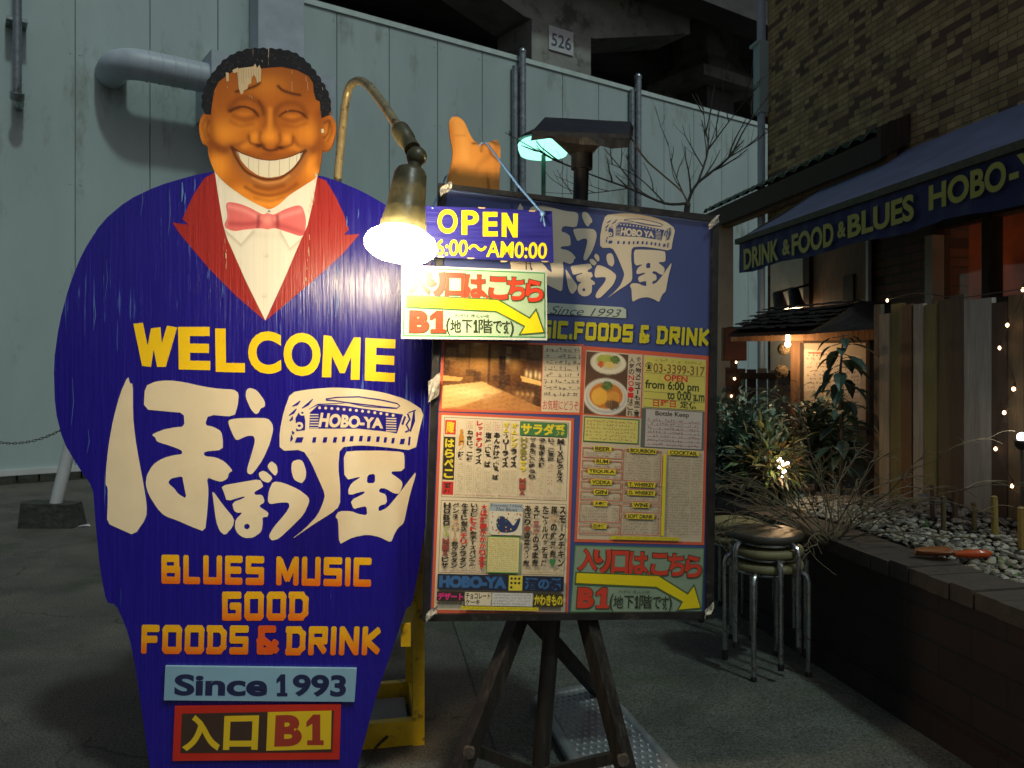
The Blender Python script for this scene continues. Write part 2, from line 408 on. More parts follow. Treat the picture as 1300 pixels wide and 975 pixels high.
def brick_mat(name, c1, c2, mortar, bw, bh, msize=.008, rough=.75, dark=None, darkamt=.25, axes='XZ', bump=.5):
    m = bpy.data.materials.new(name); m.use_nodes = True; t = m.node_tree; b = t.nodes['Principled BSDF']; L = t.links.new
    tc = N(t, 'ShaderNodeTexCoord'); sp = N(t, 'ShaderNodeSeparateXYZ'); cb = N(t, 'ShaderNodeCombineXYZ'); L(tc.outputs['Object'], sp.inputs[0])
    L(sp.outputs[axes[0]], cb.inputs[0]); L(sp.outputs[axes[1]], cb.inputs[1])
    br = N(t, 'ShaderNodeTexBrick'); br.inputs['Scale'].default_value = 1; br.inputs['Brick Width'].default_value = bw; br.inputs['Row Height'].default_value = bh
    br.inputs['Mortar Size'].default_value = msize; br.inputs['Mortar Smooth'].default_value = .2
    br.inputs['Color1'].default_value = (*c1, 1); br.inputs['Color2'].default_value = (*c2, 1); br.inputs['Mortar'].default_value = (*mortar, 1)
    L(cb.outputs[0], br.inputs['Vector'])
    out = br.outputs['Color']
    if dark is not None:        # some bricks fired darker: one random value per brick
        xr = N(t, 'ShaderNodeMath', op='DIVIDE'); L(sp.outputs[axes[1]], xr.inputs[0]); xr.inputs[1].default_value = bh
        fl = N(t, 'ShaderNodeMath', op='FLOOR'); L(xr.outputs[0], fl.inputs[0])
        md = N(t, 'ShaderNodeMath', op='MODULO'); L(fl.outputs[0], md.inputs[0]); md.inputs[1].default_value = 2
        hf = N(t, 'ShaderNodeMath', op='MULTIPLY'); L(md.outputs[0], hf.inputs[0]); hf.inputs[1].default_value = .5
        xd = N(t, 'ShaderNodeMath', op='DIVIDE'); L(sp.outputs[axes[0]], xd.inputs[0]); xd.inputs[1].default_value = bw
        ad = N(t, 'ShaderNodeMath', op='ADD'); L(xd.outputs[0], ad.inputs[0]); L(hf.outputs[0], ad.inputs[1])
        f2 = N(t, 'ShaderNodeMath', op='FLOOR'); L(ad.outputs[0], f2.inputs[0])
        c2_ = N(t, 'ShaderNodeCombineXYZ'); L(f2.outputs[0], c2_.inputs[0]); L(fl.outputs[0], c2_.inputs[1])
        wn = N(t, 'ShaderNodeTexWhiteNoise', noise_dimensions='2D'); L(c2_.outputs[0], wn.inputs[0])
        rmp = N(t, 'ShaderNodeMapRange'); rmp.inputs[1].default_value = 1-darkamt; rmp.inputs[2].default_value = 1-darkamt+.12; L(wn.outputs['Value'], rmp.inputs[0])
        mm = N(t, 'ShaderNodeMix', data_type='RGBA'); L(rmp.outputs[0], mm.inputs[0]); L(out, mm.inputs[6]); mm.inputs[7].default_value = (*dark, 1)
        out = mm.outputs[2]
    nz = N(t, 'ShaderNodeTexNoise'); nz.inputs['Scale'].default_value = 5; nz.inputs['Detail'].default_value = 8; L(tc.outputs['Object'], nz.inputs[0])
    mr = N(t, 'ShaderNodeMapRange'); mr.inputs[1].default_value = .3; mr.inputs[2].default_value = .7; mr.inputs[3].default_value = .65; mr.inputs[4].default_value = 1.2; L(nz.outputs[0], mr.inputs[0])
    sc_ = N(t, 'ShaderNodeVectorMath', op='SCALE'); L(out, sc_.inputs[0]); L(mr.outputs[0], sc_.inputs['Scale']); L(sc_.outputs[0], b.inputs['Base Color'])
    b.inputs['Roughness'].default_value = rough
    bp = N(t, 'ShaderNodeBump', invert=True); bp.inputs['Strength'].default_value = bump; bp.inputs['Distance'].default_value = .01; L(br.outputs['Fac'], bp.inputs['Height']); L(bp.outputs[0], b.inputs['Normal'])
    return m
def emit_mat(name, col, strength):
    m = bpy.data.materials.new(name); m.use_nodes = True; t = m.node_tree; b = t.nodes['Principled BSDF']
    b.inputs['Base Color'].default_value = (*col, 1); b.inputs['Emission Color'].default_value = (*col, 1); b.inputs['Emission Strength'].default_value = strength
    b.inputs['Roughness'].default_value = .4
    return m
def plywood_paint(name, wear, wear_amt, rough=.34, bump=.5, var=.14, spec=.5):
    """gloss paint on weathered plywood: upright grain, flakes and scratches that run with the grain"""
    m = mat(name, attr=True, rough=rough, var=var, spec=spec, scale=3.2, stretch=(26, 1, 1.1), rvar=.1)
    t = m.node_tree; b = t.nodes['Principled BSDF']; L = t.links.new
    tc = [n for n in t.nodes if n.type == 'TEX_COORD'][0]
    mp = N(t, 'ShaderNodeMapping'); mp.inputs['Scale'].default_value = (75, 1, 2.4); L(tc.outputs['Object'], mp.inputs[0])
    n1 = N(t, 'ShaderNodeTexNoise'); n1.inputs['Scale'].default_value = 1.6; n1.inputs['Detail'].default_value = 7; n1.inputs['Roughness'].default_value = .62; L(mp.outputs[0], n1.inputs[0])
    n2 = N(t, 'ShaderNodeTexNoise'); n2.inputs['Scale'].default_value = 2.2; n2.inputs['Detail'].default_value = 3; L(tc.outputs['Object'], n2.inputs[0])
    # weather: more wear towards the top and the right shoulder of the board
    sp = N(t, 'ShaderNodeSeparateXYZ'); L(tc.outputs['Object'], sp.inputs[0])
    zr = N(t, 'ShaderNodeMapRange'); zr.inputs[1].default_value = .7; zr.inputs[2].default_value = 1.8; zr.inputs[3].default_value = -.075; zr.inputs[4].default_value = .028; L(sp.outputs['Z'], zr.inputs[0])
    a1 = N(t, 'ShaderNodeMath', op='ADD'); L(n1.outputs[0], a1.inputs[0]); L(zr.outputs[0], a1.inputs[1])
    h = N(t, 'ShaderNodeMath', op='MULTIPLY_ADD'); L(n2.outputs[0], h.inputs[0]); h.inputs[1].default_value = .70; L(a1.outputs[0], h.inputs[2])
    r = N(t, 'ShaderNodeMapRange'); r.inputs[1].default_value = 1.06-wear_amt; r.inputs[2].default_value = 1.09-wear_amt; L(h.outputs[0], r.inputs[0])
    src = b.inputs['Base Color'].links[0].from_socket
    mm = N(t, 'ShaderNodeMix', data_type='RGBA'); L(r.outputs[0], mm.inputs[0]); L(src, mm.inputs[6]); mm.inputs[7].default_value = (*wear, 1); L(mm.outputs[2], b.inputs['Base Color'])
    bp = N(t, 'ShaderNodeBump'); bp.inputs['Strength'].default_value = bump; bp.inputs['Distance'].default_value = .004; L(n1.outputs[0], bp.inputs['Height']); L(bp.outputs[0], b.inputs['Normal'])
    return m

M = {}
M['blue_ply'] = plywood_paint('blue_painted_plywood', (.06, .12, .42), .07, rough=.25, bump=.6, spec=.65)
M['art'] = plywood_paint('painted_plywood_art', (.62, .50, .33), -.02, rough=.42, bump=.16, var=.05, spec=.28)
M['letter'] = mat('cut_vinyl_letters', attr=True, rough=.38, var=.07, scale=9)
M['print'] = mat('printed_paper_under_film', attr=True, rough=.35, var=.08, scale=5, dirt=None)
M['black_frame'] = mat('black_painted_wood', (.012, .011, .011), .45, var=.5, scale=14, bump=.2, dirt=(.06, .055, .05), dirt_amt=.15, dirt_scale=9)
M['dark_wood'] = mat('dark_stained_timber', (.016, .013, .011), .5, var=.5, scale=5, stretch=(9, 9, 1), bump=.3, bscale=12, dirt=(.032, .027, .022), dirt_amt=.2, dirt_scale=5)
M['tape'] = mat('clear_packing_tape', (.55, .52, .45), .2, var=.3, scale=30, bump=.8, bscale=60, trans=.4)
M['yellow_steel'] = mat('yellow_painted_steel', (.70, .47, .012), .4, var=.25, scale=9, dirt=(.12, .07, .02), dirt_amt=.28, dirt_scale=14)
M['brass_arm'] = mat('weathered_lamp_tube', (.52, .42, .22), .32, metal=.45, var=.35, scale=18, dirt=(.10, .08, .05), dirt_amt=.12, dirt_scale=20)
M['socket'] = mat('olive_bakelite', (.10, .088, .042), .4, var=.4, scale=20, bump=.15, dirt=(.13, .12, .08), dirt_amt=.22, dirt_scale=22)
M['bulb'] = emit_mat('lit_reflector_bulb', (1.0, .80, .50), 170.)
M['cord'] = mat('blue_nylon_cord', (.12, .25, .5), .5)
M['dark_cord'] = mat('dark_wire', (.03, .025, .02), .5)
M['hoard'] = mat('pale_steel_sheet', (.39, .485, .475), .5, var=.13, scale=1.1, stretch=(1, 1, .35), dirt=(.25, .29, .26), dirt_amt=.2, dirt_scale=1.6)
M['hoard_back'] = mat('panel_seam_steel', (.32, .40, .38), .6)
M['cap'] = mat('pale_cap_rail', (.55, .65, .62), .4, var=.15)
M['galv'] = mat('galvanised_pipe', (.32, .36, .37), .3, metal=.8, var=.3, scale=12)
M['duct'] = mat('pale_grey_duct', (.42, .48, .54), .45, var=.15, scale=4)
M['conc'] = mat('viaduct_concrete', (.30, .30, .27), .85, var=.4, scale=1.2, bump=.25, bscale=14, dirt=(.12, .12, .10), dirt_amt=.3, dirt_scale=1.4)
M['conc_dark'] = mat('dark_grey_concrete', (.10, .10, .095), .9, var=.5, scale=.8, bump=.25, bscale=10)  # darker grey concrete for the deck, girders and rear piers
M['block'] = mat('mossy_concrete_block', (.045, .045, .035), .95, var=.6, scale=14, bump=1., bscale=30)
M['white_plas'] = mat('white_plastic', (.55, .56, .56), .4, var=.12)
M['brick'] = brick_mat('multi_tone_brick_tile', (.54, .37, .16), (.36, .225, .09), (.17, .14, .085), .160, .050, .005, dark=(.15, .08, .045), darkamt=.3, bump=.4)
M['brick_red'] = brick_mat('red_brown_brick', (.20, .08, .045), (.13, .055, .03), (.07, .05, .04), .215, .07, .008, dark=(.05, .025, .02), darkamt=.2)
M['planter'] = brick_mat('dark_planter_brick', (.026, .013, .010), (.018, .010, .008), (.011, .009, .008), .30, .11, .006)
M['planter_cap'] = mat('worn_cap_brick', (.06, .046, .036), .8, var=.4, scale=16, bump=.4, bscale=40, dirt=(.04, .035, .025), dirt_amt=.3, dirt_scale=12)
M['awning'] = mat('navy_awning_canvas', (.035, .04, .13), .7, var=.2, scale=7, bump=.25, bscale=9)
M['awning_top'] = mat('faded_blue_canvas', (.22, .27, .42), .7, var=.2, scale=4)
M['bar_olive'] = mat('weathered_gutter', (.10, .10, .06), .7, var=.5, scale=25, bump=.4)
M['tile'] = mat('mossy_roof_tile', (.035, .07, .04), .28, var=.5, scale=14, bump=.3, bscale=40)
M['timber'] = mat('old_timber', (.22, .12, .055), .7, var=.45, scale=4, stretch=(9, 9, 1), bump=.3, bscale=14)
M['timber_dk'] = mat('dark_timber', (.05, .03, .018), .75, var=.5, scale=4, stretch=(9, 9, 1), bump=.3, bscale=14)
M['cream'] = mat('cream_render', (.55, .48, .36), .8, var=.18, scale=4, bump=.15)
M['plank'] = mat('mixed_fence_plank', attr=True, rough=.75, var=.35, scale=3.5, stretch=(9, 9, .8), bump=.35, bscale=12)
M['leafm'] = mat('leaf_mixed', attr=True, rough=.45, var=.3, scale=20)
M['twig'] = mat('dry_twig', (.15, .115, .065), .85, var=.35, scale=20)
M['bark'] = mat('dark_bark', (.05, .042, .035), .85, var=.4, scale=20, bump=.4)
M['soil'] = mat('planter_soil', (.028, .022, .015), .95, var=.6, scale=18, bump=1., bscale=25)
M['pebble'] = mat('white_pebbles', attr=True, rough=.6, var=.25, scale=25)
M['steel'] = mat('chrome_tube', (.45, .47, .46), .25, metal=.9, var=.35, scale=25, dirt=(.16, .12, .09), dirt_amt=.2, dirt_scale=25)
M['seat_dark'] = mat('dark_vinyl_seat', (.055, .05, .038), .35, var=.4, scale=9)
M['seat_olive'] = mat('worn_cream_vinyl', (.22, .20, .10), .5, var=.3, scale=12)
M['alu'] = mat('worn_aluminium_plate', (.26, .27, .28), .45, metal=.5, var=.3, scale=12)
M['orange'] = mat('orange_plastic', (.50, .075, .012), .2, var=.15, trans=.2)
M['fairy'] = emit_mat('lit_fairy_bulb', (1.0, .62, .32), 9.)
M['fairy_w'] = emit_mat('lit_white_bulb', (1.0, .85, .75), 12.)
M['green_lamp'] = emit_mat('lit_mercury_glass', (.34, 1.0, .74), 1.7)
M['warm_lamp'] = emit_mat('lit_warm_bulb', (1.0, .7, .4), 14.)
M['paper'] = mat('notice_paper', attr=True, rough=.6, var=.06)
M['glass'] = mat('window_glass', (.9, .9, .9), .05, trans=1., var=0, spec=.5, rvar=.02)
M['interior'] = mat('bar_interior_wall', (.30, .09, .035), .7, var=.6, scale=3.5)
M['sign_wood'] = mat('brushed_blue_board', attr=True, rough=.4, var=.35, scale=5, stretch=(1.2, 1, 40), bump=.2, bscale=3)

def lamp_light(name, loc, energy, col, size, parent=None):
    d = bpy.data.lights.new(name, 'POINT'); d.energy = energy; d.color = col; d.shadow_soft_size = size
    o = bpy.data.objects.new(name, d); COL.objects.link(o); o.location = loc
    if parent is not None: o.parent = parent
    return o

# ------------------------------------------------------------------ ground
def ground_mat(name, c, crack, mossy, scale):
    m = mat(name, c, .85, var=.45, scale=2.2, bump=.6, bscale=70, dirt=mossy, dirt_amt=.25, dirt_scale=1.7)
    t = m.node_tree; b = t.nodes['Principled BSDF']; L = t.links.new
    tc = [n for n in t.nodes if n.type == 'TEX_COORD'][0]
    nz = N(t, 'ShaderNodeTexNoise'); nz.inputs['Scale'].default_value = 3; nz.inputs['Detail'].default_value = 6; L(tc.outputs['Object'], nz.inputs[0])
    ad = N(t, 'ShaderNodeVectorMath', op='MULTIPLY_ADD'); L(nz.outputs['Color'], ad.inputs[0]); ad.inputs[1].default_value = (.5, .5, .5); L(tc.outputs['Object'], ad.inputs[2])
    vo = N(t, 'ShaderNodeTexVoronoi', feature='DISTANCE_TO_EDGE'); vo.inputs['Scale'].default_value = scale; L(ad.outputs[0], vo.inputs['Vector'])
    n2 = N(t, 'ShaderNodeTexNoise'); n2.inputs['Scale'].default_value = 1.3; L(tc.outputs['Object'], n2.inputs[0])
    th = N(t, 'ShaderNodeMapRange'); th.inputs[1].default_value = .52; th.inputs[2].default_value = .65; th.inputs[3].default_value = 0.001; th.inputs[4].default_value = .006; L(n2.outputs[0], th.inputs[0])
    lt = N(t, 'ShaderNodeMath', op='LESS_THAN'); L(vo.outputs['Distance'], lt.inputs[0]); L(th.outputs[0], lt.inputs[1])
    src = b.inputs['Base Color'].links[0].from_socket
    mm = N(t, 'ShaderNodeMix', data_type='RGBA'); L(lt.outputs[0], mm.inputs[0]); L(src, mm.inputs[6]); mm.inputs[7].default_value = (*crack, 1)
    # fine aggregate
    v2 = N(t, 'ShaderNodeTexNoise'); v2.inputs['Scale'].default_value = 120; v2.inputs['Detail'].default_value = 3; L(tc.outputs['Object'], v2.inputs[0])
    r2 = N(t, 'ShaderNodeMapRange'); r2.inputs[1].default_value = .3; r2.inputs[2].default_value = .7; r2.inputs[3].default_value = .42; r2.inputs[4].default_value = 1.75; L(v2.outputs[0], r2.inputs[0])
    sc_ = N(t, 'ShaderNodeVectorMath', op='SCALE'); L(mm.outputs[2], sc_.inputs[0]); L(r2.outputs[0], sc_.inputs['Scale']); L(sc_.outputs[0], b.inputs['Base Color'])
    return m
M['asphalt'] = ground_mat('old_asphalt', (.088, .080, .066), (.045, .042, .034), (.048, .052, .035), .55)
M['pave'] = ground_mat('concrete_pavement', (.080, .085, .070), (.05, .05, .042), (.055, .068, .042), .5)
g = 120
tag(mesh_obj('ground', [(-g, -g, 0), (g, -g, 0), (g, g, 0), (-g, g, 0)], [(0, 1, 2, 3)], M['asphalt']), kind='structure')
pv = [gnd(648, 1010), gnd(575, 790), gnd(520, 690), gnd(500, 640), Vector((3.2, 7.6, 0)), Vector((2.5, -2, 0)), Vector((0.1, -2, 0))]
tag(mesh_obj('pavement', [(v.x, v.y, .006) for v in pv], [tuple(range(len(pv)))[::-1]], M['pave']), kind='structure')

# ------------------------------------------------------------------ hoarding wall behind
WL = Plane((50-CX)/F*9.0, 9.0, 35.1)
WH = 6.27
hw = thing('hoarding_wall', 'tall pale green steel panel wall running behind all the signs', 'wall', WL.O, WL.yaw)
x0, x1, pw, s0 = -4.2, 19.0, .798, .353
mb = MB(); k0 = int((x0-s0)/pw)-1
while s0+k0*pw < x1:
    a = s0+k0*pw; b_ = a+pw
    mb.box(a+.006, -.035, .13, b_-.006, 0.0, WH-.08); k0 += 1
    for z_ in (.35, 1.9, 3.4, 4.9, WH-.2):
        for x_ in (a+.05, b_-.05): mb.box(x_-.009, -.041, z_-.009, x_+.009, -.0352, z_+.009)
mb.build('panel_sheeting', M['hoard'], hw)
mb = MB(); mb.box(x0-1, .004, .0, x1, .06, WH-.06); mb.build('backing', M['hoard_back'], hw)
mb = MB(); mb.box(x0-1, -.06, WH-.075, x1, .08, WH); mb.build('cap_rail', M['cap'], hw)
mb = MB(); mb.box(x0-1, -.07, .092, x1, .0, .155); mb.build('base_flashing', M['white_plas'], hw)
mb = MB()
xx = x0
while xx < x1: mb.box(xx, -.10, 0, xx+.19, -.005, .09); xx += .21
mb.build('base_blocks', M['block'], hw)
for px in (663, 810):
    l = WL.p(px, 300, .12); ztop = WL.p(px, 66 if px < 700 else 98, .12).z
    mb = MB(); mb.tube([(l.x, -.12, 0), (l.x, -.12, ztop)], .062, 12); mb.ball((l.x, -.12, ztop), .07, n=10)
    mb.tube([(l.x-.13, -.10, 0), (l.x-.13, -.10, ztop-.25)], .05, 10)
    for z in (1.5, 3.2, 5.0): mb.box(l.x-.2, -.06, z, l.x+.08, -.02, z+.05)
    mb.build('post', M['galv'], hw, True)

# ventilation duct on the wall
vd = thing('ventilation_duct', 'pale grey round duct elbow joining a square box high on the wall behind the head', 'duct', WL.O, WL.yaw)
D0 = .55
a = WL.p(150, 82, D0); b_ = WL.p(270, 96, D0)
zc = (a.z+b_.z)/2; xa = a.x
mb = MB(); pts = [(xa, 0, zc)]
for i in range(8):
    th = math.pi/2*i/7; pts.append((xa+.28*(1-math.cos(th)), -(D0-.28)-.28*math.sin(th), zc))
pts.append((b_.x+.1, -D0, zc)); mb.tube(pts, .172, 20)
for i in range(6):
    x = xa+.30+i*(b_.x-xa-.2)/6; mb.tube([(x, -D0, zc), (x+.02, -D0, zc)], .179, 20)
mb.build('duct_pipe', M['duct'], vd, True)
l0 = WL.p(268, 60, D0+.2); l1 = WL.p(424, 140, D0+.2)
mb = MB(); mb.box(l0.x, -D0-.22, zc-.42, l1.x, -.04, zc+.28); mb.build('box', M['duct'], vd)
l0 = WL.p(328, 20, .42); l1 = WL.p(386, 20, .42)
mb = MB(); mb.box(l0.x, -.42, zc+.27, l1.x, -.06, zc+2.0); mb.build('riser', M['duct'], vd)
# pipe at the left edge
dp = thing('drain_pipe', 'thin grey upright pipe with hooked end at the top left of the wall', 'pipe', WL.O, WL.yaw)
mb = MB(); l = WL.p(22, 120, .3)
mb.tube([(l.x, -.30, l.z+2.2), (l.x, -.30, l.z+.1), (l.x-.0, -.29, l.z), (l.x+.03, -.2, l.z-.06), (l.x+.03, .0, l.z-.06)], .045, 10); mb.build('tube', M['galv'], dp, True)
mb = MB(); mb.tube([(l.x, -.32, l.z+.02), (l.x, -.28, l.z-.05)], .07, 12); mb.build('end_collar', M['galv'], dp); mb = MB(); mb.box(l.x-.1, -.30, l.z+.8, l.x+.1, -.0, l.z+.84); mb.build('bracket', M['galv'], dp)

# ------------------------------------------------------------------ railway viaduct beyond the wall
VP = Plane((675-CX)/F*17.0, 17.0, 35.1)
va = thing('railway_viaduct', 'dark concrete railway viaduct with piers and girders beyond the wall', 'viaduct', VP.O, VP.yaw)
l1 = VP.p(750, 60); pwid = l1.x
def pier(xa, xb, y, dep, z1, za):
    m_ = MB(); m_.box(xa, y, 0, xb, y+dep, z1)
    m_.build('pier', M['conc'], va)
zt = VP.p(675, 22).z
pier(0, pwid, 0, 1.3, zt-.02, 0)
mb = MB()   # haunched cross beam on the pier
mb.extrude([(-3.2, zt+2.2), (-3.2, zt+1.0), (-.15, zt), (pwid+.15, zt-.01), (pwid+3.3, zt+.85), (pwid+3.3, zt+2.2)], .05, 1.25)
mb.build('cross_beam', M['conc'], va)
mb = MB()
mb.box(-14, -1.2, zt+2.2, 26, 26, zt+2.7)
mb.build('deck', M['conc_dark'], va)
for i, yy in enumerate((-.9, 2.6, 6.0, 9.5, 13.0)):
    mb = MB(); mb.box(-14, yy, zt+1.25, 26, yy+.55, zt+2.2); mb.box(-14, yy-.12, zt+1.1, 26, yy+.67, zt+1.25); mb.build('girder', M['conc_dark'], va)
q = Plane((898-CX)/F*22., 22., 35.1); o_ = q.O-VP.O; lx, ly = o_.dot(VP.u), o_.dot(VP.n)
zb = q.p(898, 66).z; wq = q.p(938, 60).x
mb = MB(); mb.box(lx, ly, zb, lx+wq, ly+wq, zt+2.2)
mb.hexa([(lx-.3, ly-.3, zb-.55), (lx+wq+.3, ly-.3, zb-.55), (lx+wq+.3, ly+wq+.3, zb-.55), (lx-.3, ly+wq+.3, zb-.55)],
        [(lx, ly, zb), (lx+wq, ly, zb), (lx+wq, ly+wq, zb), (lx, ly+wq, zb)])
mb.box(lx-.6, ly-.4, zb-.85, lx+wq+.6, ly+wq+.4, zb-.56)
mb.build('hanging_bracket', M['conc'], va)
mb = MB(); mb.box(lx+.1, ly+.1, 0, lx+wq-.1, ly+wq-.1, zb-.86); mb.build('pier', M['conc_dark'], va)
for (xa, ya) in ((-12, 4), (14.5, 8), (22, 2)):
    mb = MB(); mb.box(xa, ya, 0, xa+1.4, ya+1.4, zt+1.1); mb.build('pier', M['conc_dark'], va)
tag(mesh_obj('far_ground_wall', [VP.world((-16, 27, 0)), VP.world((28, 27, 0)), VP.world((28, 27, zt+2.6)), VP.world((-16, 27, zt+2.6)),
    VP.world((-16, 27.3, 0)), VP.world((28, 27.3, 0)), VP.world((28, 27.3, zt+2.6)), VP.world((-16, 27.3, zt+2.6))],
    [(0, 1, 2, 3), (5, 4, 7, 6), (3, 2, 6, 7)], M['conc_dark']), 'long dark wall added far under the railway viaduct to shut out sky light', 'wall')
bpy.data.objects['far_ground_wall'].name = 'sky_blocking_wall'  # unseen wall, added to keep sky light out from under the deck
# number plate on the pier
ns = thing('number_sign', 'small white plate numbered 526 on the concrete pier', 'sign', VP.O, VP.yaw)
mb = MB(); t_ = [VP.p(697, 32, .03), VP.p(728, 41, .03), VP.p(727, 72, .03), VP.p(697, 61, .03)]
zA, zB = (t_[0].z+t_[1].z)/2, (t_[2].z+t_[3].z)/2
mb.box(t_[0].x, -.03, zB, t_[1].x, -.002, zA); mb.build('plate', M['white_plas'], ns)
s = Sheet(VP, .033); s.text('526', [(700.5, 41), (725.5, 48.5), (725, 65), (700, 57.5)], (.05, .07, .10), .012); s.build('lettering', M['letter'], ns)

# ------------------------------------------------------------------ posts, chain at left
bp0 = gnd(66, 668)
cp = thing('barrier_post', 'leaning white post set in a dark concrete block left of the blue figure', 'post', bp0)
mb = MB(); mb.v = []; 
for i in range(1):
    mb.hexa([(-.22, -.10, 0), (.22, -.10, 0), (.22, .12, 0), (-.22, .12, 0)], [(-.205, -.085, .20), (.19, -.085, .185), (.19, .10, .185), (-.205, .10, .20)])
bmo = mb.build('base_block', M['block'], cp)
mb = MB(); mb.tube([(.03, 0, .17), (.20, .05, .98)], .048, 12); mb.ball((.20, .05, .98), .05); mb.build('pole', M['white_plas'], cp, True)
sc0 = gnd(106, 669); mb = MB(); mb._a([(-.05, 0, .004), (.02, -.02, .012), (.06, .0, .006), (.03, .03, .02), (-.03, .03, .01)], [(0, 1, 3, 4), (1, 2, 3)]); scp = mb.build('paper_scrap', M['white_plas']); scp.location = sc0; tag(scp, 'white paper scrap on the ground beside the concrete block', 'litter')
ch = MB(); p0, p1 = bp0+Vector((.18, .04, .86)), bp0+Vector((-1.25, .35, .98))
NN = 46
for i in range(NN):
    t = i/(NN-1); p = p0.lerp(p1, t); p.z -= .26*4*t*(1-t)
    t2 = (i+.95)/(NN-1); q_ = p0.lerp(p1, t2); q_.z -= .26*4*t2*(1-t2)
    d_ = (q_-p); n_ = Vector((0, 0, 1)).cross(d_).normalized() if i % 2 else Vector((0, 0, 1))
    lk = [p+d_*.0+n_*.008, p+d_*1.0+n_*.008, p+d_*1.1, p+d_*1.0-n_*.008, p-n_*.008, p-d_*.1, p+n_*.008]
    ch.tube(lk, .0028, 5)
tag(ch.build('barrier_chain', M['dark_wood'], None), 'thin dark chain sagging from the white post across the wall', 'chain')

# ------------------------------------------------------------------ brick building at right
FP = Plane(2.68, 8.35, -80)
bd = thing('brick_building', 'yellow brown brick building with navy awning at the right', 'building', FP.O, FP.yaw)
xw0, xw1 = FP.p(1192, 330).x, FP.p(1330, 330).x; zw1 = FP.p(1192, 285).z; zw0 = FP.p(1192, 392).z
LEN, HT, ZS = 8.0, 5.7, 2.55
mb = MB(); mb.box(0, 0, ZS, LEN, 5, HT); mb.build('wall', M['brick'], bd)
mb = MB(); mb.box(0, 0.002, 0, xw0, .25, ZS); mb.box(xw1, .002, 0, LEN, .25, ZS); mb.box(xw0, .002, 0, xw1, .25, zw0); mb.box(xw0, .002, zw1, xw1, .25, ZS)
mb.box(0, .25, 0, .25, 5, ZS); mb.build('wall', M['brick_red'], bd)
mb = MB(); mb.box(xw0-.5, 1.5, zw0-.6, xw1+.8, 1.56, ZS); mb.box(xw0-.55, .3, zw0-.6, xw0-.5, 1.5, ZS); mb.box(xw1+.8, .3, zw0-.6, xw1+.85, 1.5, ZS)
mb.box(xw0-.5, .3, zw0-.65, xw1+.8, 1.5, zw0-.6)
mb.build('interior', M['interior'], bd)
mb = MB(); rnd = random.Random(3)
for i in range(26):
    x = xw0-.2+i*(xw1-xw0+.6)/26; h = rnd.uniform(.18, .3); r = rnd.uniform(.03, .045)
    mb.lathe([(r, 0), (r, h*.6), (r*.35, h*.78), (r*.35, h)], (x, 1.3, zw0+.05), (0, 0, 1), 8)
mb.box(xw0-.4, 1.2, zw0, xw1+.7, 1.45, zw0+.05)
mb.build('bottle_shelf', M['timber'], bd)
lamp_light('interior_bulb_light', ((xw0+xw1)/2, .9, ZS-.35), 3.2, (1.0, .42, .18), .08, bd)
mb = MB(); mb.ball(((xw0+xw1)/2+.35, .85, zw1-.28), .045); mb.build('interior_bulb', M['warm_lamp'], bd, True); mb = MB(); mb.ball(((xw0+xw1)/2-.45, 1.05, zw1-.2), .03); mb.build('interior_bulb', M['warm_lamp'], bd, True)
wf = MB()
for a, b_ in (((xw0, zw0), (xw1, zw0)), ((xw0, zw1), (xw1, zw1))): wf.box(a[0]-.04, -.035, a[1]-.035, b_[0]+.04, .08, b_[1]+.035)
for x in (xw0, xw0+(xw1-xw0)*.52, xw1): wf.box(x-.03, -.045, zw0-.03, x+.03, .07, zw1+.03)
wo = wf.build('window', M['timber_dk'], bd)
gl = MB(); gl.box(xw0+.03, .012, zw0+.03, xw1-.03, .018, zw1-.03); gl.build('pane', M['glass'], wo)
def fbox(name, m_, px0, py0, px1, py1, off0, off1, parent=None):
    a = FP.p(px0, py0, off1); b2 = FP.p(px1, py1, off1)
    z0_, z1_ = sorted((a.z, FP.p(px0, py1, off1).z)); q_ = MB(); q_.box(a.x, -off1, z0_, b2.x, -off0, z1_)
    return q_.build(name, m_, parent or bd)
fbox('rendered_panel', M['cream'], 978, 300, 1019, 470, .0, .05)
fbox('door_frame', M['timber_dk'], 1020, 312, 1027, 560, .0, .09)
d_ = fbox('door', M['timber'], 1027, 320, 1100, 560, .0, .05)
fbox('door_panel', M['timber_dk'], 1070, 350, 1083, 385, .05, .07, d_)
fbox('pilaster', M['cream'], 1174, 300, 1183, 480, .0, .10)
fbox('service_pipe', M['white_plas'], 1099, 300, 1102, 470, .03, .06)
# pale service box and pipes on the far corner
mb = MB(); c0 = FP.p(965, 100, 0.0)
zA, zB = FP.p(970, 55, .05).z, FP.p(970, 142, .05).z
mb.box(-.12, -.10, zB, .02, .35, zA); mb.box(-.15, -.13, zA, .02, .36, zA+.03); mb.build('corner_box', M['hoard'], bd)
mb = MB(); mb.tube([(-.06, -.04, zA+.02), (-.06, -.04, HT-.1)], .045, 10); mb.tube([(-.10, -.02, 0), (-.10, -.02, zB)], .04, 10); mb.tube([(-.02, -.05, 0), (-.02, -.05, zB)], .03, 10); mb.build('corner_pipe', M['duct'], bd, True)
